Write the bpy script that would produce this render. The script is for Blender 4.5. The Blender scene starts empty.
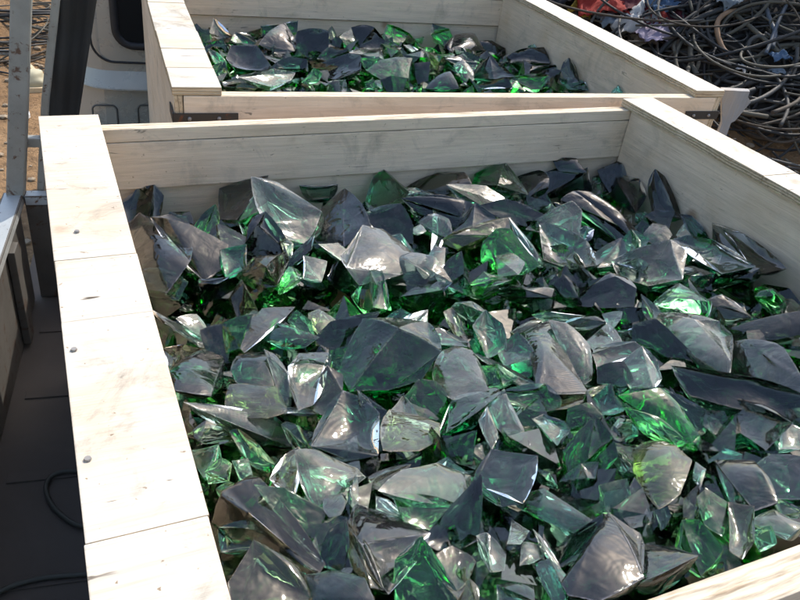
import bpy, bmesh, math, random
from math import sin, cos, pi, radians, sqrt, exp
from mathutils import Vector, Matrix, noise
V = Vector
rnd = random.Random(7)
sc = bpy.context.scene
col = sc.collection

# ------------------------------------------------------------------ camera
CAM = V((0.0189, -0.2223, 0.5255)); FPX = 753.78
RX, RY, RZ = 0.9952, -0.1151, -0.4099
ROT = (Matrix.Rotation(RZ, 3, 'Z') @ Matrix.Rotation(RY, 3, 'Y') @ Matrix.Rotation(RX, 3, 'X'))
cd = bpy.data.cameras.new('camera'); cam = bpy.data.objects.new('camera', cd); col.objects.link(cam)
cam.matrix_world = Matrix.Translation(CAM) @ ROT.to_4x4()
cd.sensor_width = 36.0; cd.lens = 36.0 * FPX / 800.0; cd.clip_start = 0.02; cd.clip_end = 500
sc.camera = cam
def ray(px, py): return (ROT @ V(((px - 400) / FPX, -(py - 300) / FPX, -1.0)))
def unz(px, py, z): d = ray(px, py); return CAM + d * ((z - CAM.z) / d.z)
def unplane(px, py, P, n): d = ray(px, py); return CAM + d * ((P - CAM).dot(n) / d.dot(n))

# ------------------------------------------------------------------ helpers
def tag(o, label=None, cat=None, group=None, kind=None):
    if label: o['label'] = label
    if cat: o['category'] = cat
    if group: o['group'] = group
    if kind: o['kind'] = kind
    return o
def empty(name, loc=(0, 0, 0), rz=0.0):
    o = bpy.data.objects.new(name, None); col.objects.link(o)
    o.location = loc; o.rotation_euler = (0, 0, rz); o.empty_display_size = .1
    return o
def link(name, bm, mats, parent=None, loc=(0, 0, 0), smooth=False):
    me = bpy.data.meshes.new(name)
    if smooth:
        for f in bm.faces: f.smooth = True
    bm.to_mesh(me); bm.free()
    for m in (mats if isinstance(mats, (list, tuple)) else [mats]): me.materials.append(m)
    o = bpy.data.objects.new(name, me); col.objects.link(o); o.location = loc
    if parent: o.parent = parent
    return o
def add_box(bm, a, b, bev=0.0, mi=0):
    a, b = V(a), V(b)
    vs = [bm.verts.new((x, y, z)) for z in (a.z, b.z) for y in (a.y, b.y) for x in (a.x, b.x)]
    fs = [bm.faces.new([vs[i] for i in q]) for q in ((0, 2, 3, 1), (4, 5, 7, 6), (0, 1, 5, 4), (2, 6, 7, 3), (0, 4, 6, 2), (1, 3, 7, 5))]
    for f in fs: f.material_index = mi
    if bev:
        es = list({e for f in fs for e in f.edges})
        bmesh.ops.bevel(bm, geom=es, offset=bev, segments=2, affect='EDGES', profile=.6)
    return fs
def board(name, a, b, mats, thin, parent, bev=.0015, warp=0.0):
    """box from a to b (parent space), its own origin at the centre; faces not facing axis `thin` take the edge material"""
    a, b = V(a), V(b); c = (a + b) / 2
    bm = bmesh.new(); add_box(bm, a - c, b - c, bev)
    bm.normal_update()
    for f in bm.faces:
        if abs(f.normal[thin]) < .6: f.material_index = 1
    return link(name, bm, mats, parent, c)
def add_tube(bm, pts, r, seg=8, closed=False, mi=0):
    n = len(pts); rings = []; prev = None
    for i, p in enumerate(pts):
        t = (pts[(i + 1) % n] - pts[i - 1]) if closed else (pts[min(i + 1, n - 1)] - pts[max(i - 1, 0)])
        t = t.normalized() if t.length > 1e-9 else V((0, 0, 1))
        u = prev if prev is not None else (V((0, 0, 1)) if abs(t.z) < .9 else V((1, 0, 0)))
        u = (u - t * u.dot(t)); u = u.normalized() if u.length > 1e-6 else t.orthogonal().normalized()
        prev = u; w = t.cross(u)
        rr = r(i / max(1, n - 1)) if callable(r) else r
        rings.append([bm.verts.new(p + (u * cos(2 * pi * k / seg) + w * sin(2 * pi * k / seg)) * rr) for k in range(seg)])
    for i in range(n if closed else n - 1):
        A, B = rings[i], rings[(i + 1) % n]
        for k in range(seg):
            f = bm.faces.new((A[k], A[(k + 1) % seg], B[(k + 1) % seg], B[k])); f.smooth = True; f.material_index = mi
    if not closed:
        bm.faces.new(rings[0][::-1]); bm.faces.new(rings[-1])
def spline(P, n=8):
    out = []; m = len(P)
    for i in range(m - 1):
        p0, p1, p2, p3 = P[max(i - 1, 0)], P[i], P[i + 1], P[min(i + 2, m - 1)]
        for k in range(n):
            t = k / n
            out.append(.5 * ((2 * p1) + (p2 - p0) * t + (2 * p0 - 5 * p1 + 4 * p2 - p3) * t * t + (3 * p1 - p0 - 3 * p2 + p3) * t ** 3))
    out.append(P[-1].copy()); return out

# ------------------------------------------------------------------ materials
def newmat(name):
    m = bpy.data.materials.new(name); m.use_nodes = True; nt = m.node_tree; nt.nodes.clear()
    out = nt.nodes.new('ShaderNodeOutputMaterial')
    return m, nt, out
class N:
    """tiny node builder"""
    def __init__(s, nt): s.nt = nt
    def n(s, typ, **kw):
        x = s.nt.nodes.new('ShaderNode' + typ)
        for k, v in kw.items():
            if k.startswith('_'): setattr(x, k[1:], v)
        return x
    def set(s, sock, v):
        if isinstance(v, bpy.types.NodeSocket): s.nt.links.new(v, sock)
        else: sock.default_value = v
    def coord(s, what='Object'): return s.n('TexCoord').outputs[what]
    def mapping(s, vec, scale=(1, 1, 1), loc=(0, 0, 0), rot=(0, 0, 0)):
        x = s.n('Mapping'); s.set(x.inputs[0], vec); s.set(x.inputs[1], loc); s.set(x.inputs[2], rot); s.set(x.inputs[3], scale); return x.outputs[0]
    def noise(s, vec, scale=5, detail=4, rough=.55, dist=0, out='Fac'):
        x = s.n('TexNoise'); s.set(x.inputs['Vector'], vec); s.set(x.inputs['Scale'], scale); s.set(x.inputs['Detail'], detail)
        s.set(x.inputs['Roughness'], rough); s.set(x.inputs['Distortion'], dist); return x.outputs[out]
    def ramp(s, fac, stops):
        x = s.n('ValToRGB'); s.set(x.inputs[0], fac); cr = x.color_ramp
        while len(cr.elements) < len(stops): cr.elements.new(.5)
        for e, (p, c) in zip(cr.elements, stops):
            e.position = p; e.color = (c, c, c, 1) if isinstance(c, (int, float)) else (*c, 1)
        return x.outputs[0]
    def math(s, op, a, b=0.0, c=None, clamp=False):
        x = s.n('Math'); x.operation = op; x.use_clamp = clamp
        s.set(x.inputs[0], a); s.set(x.inputs[1], b)
        if c is not None: s.set(x.inputs[2], c)
        return x.outputs[0]
    def mix(s, fac, a, b, blend='MIX'):
        x = s.n('Mix'); x.data_type = 'RGBA'; x.blend_type = blend
        s.set(x.inputs[0], fac)
        s.set(x.inputs[6], (*a, 1) if isinstance(a, tuple) and len(a) == 3 else a)
        s.set(x.inputs[7], (*b, 1) if isinstance(b, tuple) and len(b) == 3 else b)
        return x.outputs[2]
    def vadd(s, a, b):
        x = s.n('VectorMath'); x.operation = 'ADD'; s.set(x.inputs[0], a); s.set(x.inputs[1], b); return x.outputs[0]
    def bump(s, h, strength=.3, dist=.01, normal=None):
        x = s.n('Bump'); s.set(x.inputs['Strength'], strength); s.set(x.inputs['Distance'], dist); s.set(x.inputs['Height'], h)
        if normal is not None: s.set(x.inputs['Normal'], normal)
        return x.outputs[0]
    def principled(s, color, rough=.6, metal=0.0, normal=None, spec=.5):
        x = s.n('BsdfPrincipled'); s.set(x.inputs['Base Color'], (*color, 1) if isinstance(color, tuple) and len(color) == 3 else color)
        s.set(x.inputs['Roughness'], rough); s.set(x.inputs['Metallic'], metal); s.set(x.inputs['Specular IOR Level'], spec)
        if normal is not None: s.set(x.inputs['Normal'], normal)
        return x.outputs[0]
    def rand_offset(s, vec):
        r = s.n('ObjectInfo').outputs['Random']
        x = s.n('CombineXYZ')
        s.set(x.inputs[0], s.math('MULTIPLY', r, 37.0)); s.set(x.inputs[1], s.math('MULTIPLY', r, 91.0)); s.set(x.inputs[2], s.math('MULTIPLY', r, 53.0))
        return s.vadd(vec, x.outputs[0])

def plywood(name, axis, base=(.60, .49, .355), dirt=1.0, rough=.75, stain=.55):
    m, nt, out = newmat(name); b = N(nt)
    v = b.rand_offset(b.coord())
    st = [26, 26, 26]; st[axis] = 1.6
    g1 = b.noise(b.mapping(v, tuple(st)), 3.0, 6, .6, .6)
    st2 = [160, 160, 160]; st2[axis] = 6
    g2 = b.noise(b.mapping(v, tuple(st2)), 2.0, 3, .6)
    big = b.noise(v, 5.0, 4, .6)
    c = b.mix(b.ramp(g1, [(.3, 0.), (.72, 1.)]), tuple(x * .86 for x in base), tuple(min(1, x * 1.10) for x in base))
    c = b.mix(b.math('MULTIPLY', b.ramp(g2, [(.52, 0.), (.75, 1.)]), .30), c, (.36, .26, .16))
    c = b.mix(b.math('MULTIPLY', b.ramp(big, [(.48, 0.), (.74, 1.)]), stain), c, (.52, .36, .20))
    c = b.mix(b.math('MULTIPLY', b.ramp(b.noise(b.mapping(v, (1, 1, 1), (6, 8, 2)), 120, 2, .6), [(.70, 0.), (.76, 1.)]), .5 * dirt), c, (.22, .15, .09))
    # grey handling dirt in smudges
    d1 = b.noise(b.mapping(v, (1.3, 1.3, 1.3), (3, 5, 1)), 7.0, 8, .7, .8)
    c = b.mix(b.math('MULTIPLY', b.ramp(d1, [(.54, 0.), (.74, 1.)]), .50 * dirt), c, (.20, .175, .14))
    # scuffs and small dark splits
    st3 = [90, 90, 90]; st3[axis] = 14
    d2 = b.noise(b.mapping(v, tuple(st3), (9, 2, 4), (.3, .5, .35)), .8, 2, .5, 1.5)
    c = b.mix(b.math('MULTIPLY', b.ramp(d2, [(.71, 0.), (.76, 1.)]), .65 * dirt), c, (.10, .08, .06))
    # knots
    vo = b.n('TexVoronoi'); b.set(vo.inputs['Vector'], b.mapping(v, (4.2, 4.2, 4.2))); b.set(vo.inputs['Scale'], 1.0)
    kd = b.math('ADD', vo.outputs['Distance'], b.math('MULTIPLY', b.noise(v, 60, 2), .05))
    c = b.mix(b.math('MULTIPLY', b.ramp(kd, [(.06, 1.), (.125, 0.)]), .7), c, (.24, .13, .06))
    h = b.math('ADD', g1, b.math('MULTIPLY', g2, .6))
    bs = b.principled(c, rough, normal=b.bump(h, .35, .003), spec=.3)
    nt.links.new(bs, out.inputs[0]); return m
def ply_edge(name, axis_thick, axis_long, layers=170.0, base=(.56, .43, .28), contrast=.75, streak=.6):
    m, nt, out = newmat(name); b = N(nt)
    v = b.coord(); vr = b.rand_offset(v)
    sep = b.n('SeparateXYZ'); b.set(sep.inputs[0], v)
    wob = b.noise(vr, 9, 3)
    s = b.math('ADD', b.math('MULTIPLY', sep.outputs[axis_thick], layers), b.math('MULTIPLY', wob, 2.2))
    ly = b.math('SINE', b.math('MULTIPLY', s, 2 * pi))
    st = [75, 75, 75]; st[axis_long] = 5
    g = b.noise(b.mapping(vr, tuple(st)), 2.2, 5, .65)
    k = b.math('MULTIPLY', b.ramp(ly, [(.45, 0.), (.9, 1.)]), contrast)
    c = b.mix(k, base, tuple(x * .40 for x in base))
    c = b.mix(b.math('MULTIPLY', b.ramp(g, [(.56 - .12 * streak, 0.), (.74 - .12 * streak, 1.)]), streak), c, (.17, .115, .065))
    c = b.mix(b.math('MULTIPLY', b.ramp(b.noise(vr, 14, 4), [(.5, 0.), (.7, 1.)]), .4), c, (.68, .58, .44))
    bs = b.principled(c, .85, normal=b.bump(b.math('ADD', g, b.math('MULTIPLY', ly, .3)), .5, .003), spec=.2)
    nt.links.new(bs, out.inputs[0]); return m
def paint(name, c, rough=.5, metal=0.0, rust=0.0, rustc=(.16, .06, .025), dirt=.3, scale=6, spec=.5):
    m, nt, out = newmat(name); b = N(nt); v = b.rand_offset(b.coord())
    n1 = b.noise(v, scale, 6, .65, .3)
    cc = b.mix(b.math('MULTIPLY', b.ramp(n1, [(.42, 0.), (.7, 1.)]), dirt), c, tuple(x * .45 for x in c))
    n2 = b.noise(b.mapping(v, (1, 1, 1), (4, 4, 4)), scale * 3.2, 6, .7, .5)
    if rust: cc = b.mix(b.ramp(n2, [(.62 - .16 * rust, 0.), (.68 - .12 * rust, 1.)]), cc, rustc)
    bs = b.principled(cc, b.math('ADD', b.math('MULTIPLY', n2, .25), rough - .12), metal, b.bump(n2, .12, .004), spec)
    nt.links.new(bs, out.inputs[0]); return m
def soil(name):
    m, nt, out = newmat(name); b = N(nt); v = b.coord()
    n1 = b.noise(v, 1.1, 8, .65, .4); n2 = b.noise(v, 17, 6, .7); n3 = b.noise(v, 70, 3, .7)
    c = b.mix(b.ramp(n1, [(.35, 0.), (.68, 1.)]), (.19, .115, .06), (.33, .215, .12))
    c = b.mix(b.math('MULTIPLY', b.ramp(n2, [(.5, 0.), (.66, 1.)]), .7), c, (.10, .065, .04))
    c = b.mix(b.math('MULTIPLY', b.ramp(n3, [(.66, 0.), (.72, 1.)]), .6), c, (.45, .40, .33))
    bs = b.principled(c, .95, normal=b.bump(b.math('ADD', n2, b.math('MULTIPLY', n3, .5)), .8, .04), spec=.1)
    nt.links.new(bs, out.inputs[0]); return m

# broken slag glass: clear body that absorbs (volume), chipped pale edges, thin dust film that also paints in sky sheen
def glass(name, absorb, density, tint=(1, 1, 1), rough=.03, dust=.12, dust_sheen=(.42, .42, .42), ior=1.63, edge=.6):
    m, nt, out = newmat(name); b = N(nt)
    v = b.rand_offset(b.coord())
    n1 = b.noise(v, 26, 3, .65, .5); n2 = b.noise(v, 75, 3, .7)
    at = b.n('Attribute', _attribute_name='edge'); ed = at.outputs['Fac']
    fa = b.n('Attribute', _attribute_name='hackle').outputs['Fac']
    # hackle: fine ribs that radiate over part of a fracture face
    rib = b.math('SINE', b.math('ADD', b.math('MULTIPLY', fa, 38.0), b.math('MULTIPLY', n1, 16.0)))
    ribm = b.ramp(b.noise(b.mapping(v, (1, 1, 1), (2, 9, 5)), 16, 1, .5), [(.54, 0.), (.72, 1.)])
    wl = b.n('Attribute', _attribute_name='wallner').outputs['Fac']
    wav = b.math('SINE', b.math('ADD', b.math('MULTIPLY', b.math('POWER', wl, 1.5), 2600.0), b.math('MULTIPLY', b.noise(v, 12, 2), 16.0)))
    wm = b.ramp(b.noise(b.mapping(v, (1, 1, 1), (5, 3, 8)), 11, 1, .5), [(.46, 0.), (.68, 1.)])
    rib = b.math('ADD', b.math('MULTIPLY', rib, .12), b.math('MULTIPLY', b.math('MULTIPLY', wav, wm), .28))
    ribm = b.math('ADD', ribm, wm, clamp=True)
    hgt = b.math('ADD', b.math('MULTIPLY', b.noise(v, 34, 2, .6, .5), .45), b.math('ADD', b.math('MULTIPLY', b.noise(v, 13, 1, .5), 1.5), b.math('MULTIPLY', b.math('MULTIPLY', rib, ribm), .045)))
    bp = b.bump(hgt, .42, .010)
    g = b.n('BsdfGlass'); b.set(g.inputs['Color'], (*tint, 1)); b.set(g.inputs['IOR'], ior); b.set(g.inputs['Normal'], bp)
    b.set(g.inputs['Roughness'], b.math('ADD', rough, b.math('MULTIPLY', b.ramp(n1, [(.45, 0.), (.75, 1.)]), .14)))
    df = b.principled(b.mix(n2, tuple(x * .6 for x in dust_sheen), dust_sheen), .55, normal=bp, spec=.6)
    dm = b.math('MULTIPLY', b.ramp(n1, [(.36, .25), (.70, 1.)]), dust)
    ch = b.math('MULTIPLY', b.math('POWER', ed, 1.6), b.ramp(n2, [(.42, 0.), (.60, 1.)]))
    fac = b.math('ADD', dm, b.math('MULTIPLY', ch, edge), clamp=True)
    mx = b.n('MixShader'); b.set(mx.inputs[0], fac); nt.links.new(g.outputs[0], mx.inputs[1]); nt.links.new(df, mx.inputs[2])
    nt.links.new(mx.outputs[0], out.inputs[0])
    va = b.n('VolumeAbsorption'); b.set(va.inputs[0], (*absorb, 1)); b.set(va.inputs[1], density)
    nt.links.new(va.outputs[0], out.inputs[1])
    return m
GL = {  # one green glass; its shade, glow and reflections go into separate tones
    'd': glass('dark_glass', (.02, .48, .22), 92, rough=.015, dust=.025, dust_sheen=(.12, .13, .14)),
    's': glass('sky_sheen_glass', (.03, .58, .34), 74, rough=.03, dust=.05, dust_sheen=(.30, .29, .34)),  # grey violet sky sheen put into the film colour
    'w': glass('dusty_sheen_glass', (.16, .66, .42), 46, rough=.05, dust=.15, dust_sheen=(.52, .50, .48)),  # dust plus the glare of bright sky, painted pale
    't': glass('teal_glass', (.02, .78, .46), 50, rough=.03, dust=.04, dust_sheen=(.22, .32, .30)),
    'g': glass('green_glass', (.0, .88, .15), 42, rough=.02, dust=.03, dust_sheen=(.12, .2, .12)),
    'e': glass('bright_green_glass', (.0, .975, .14), 29, rough=.02, dust=.03, dust_sheen=(.08, .38, .14)),
    'b': glass('brown_reflection_glass', (.22, .46, .20), 70, rough=.04, dust=.11, dust_sheen=(.22, .17, .12)),  # wood mirrored in green glass, put in as a brown tint
    'o': glass('olive_glass', (.42, .66, .18), 46, rough=.04, dust=.10, dust_sheen=(.38, .29, .18)),  # olive tint with mirrored wood browns mixed into the colour
    'r': glass('rubble_glass', (.0, .78, .14), 80, rough=.03, dust=.02, dust_sheen=(.05, .09, .06)),
}
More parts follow.
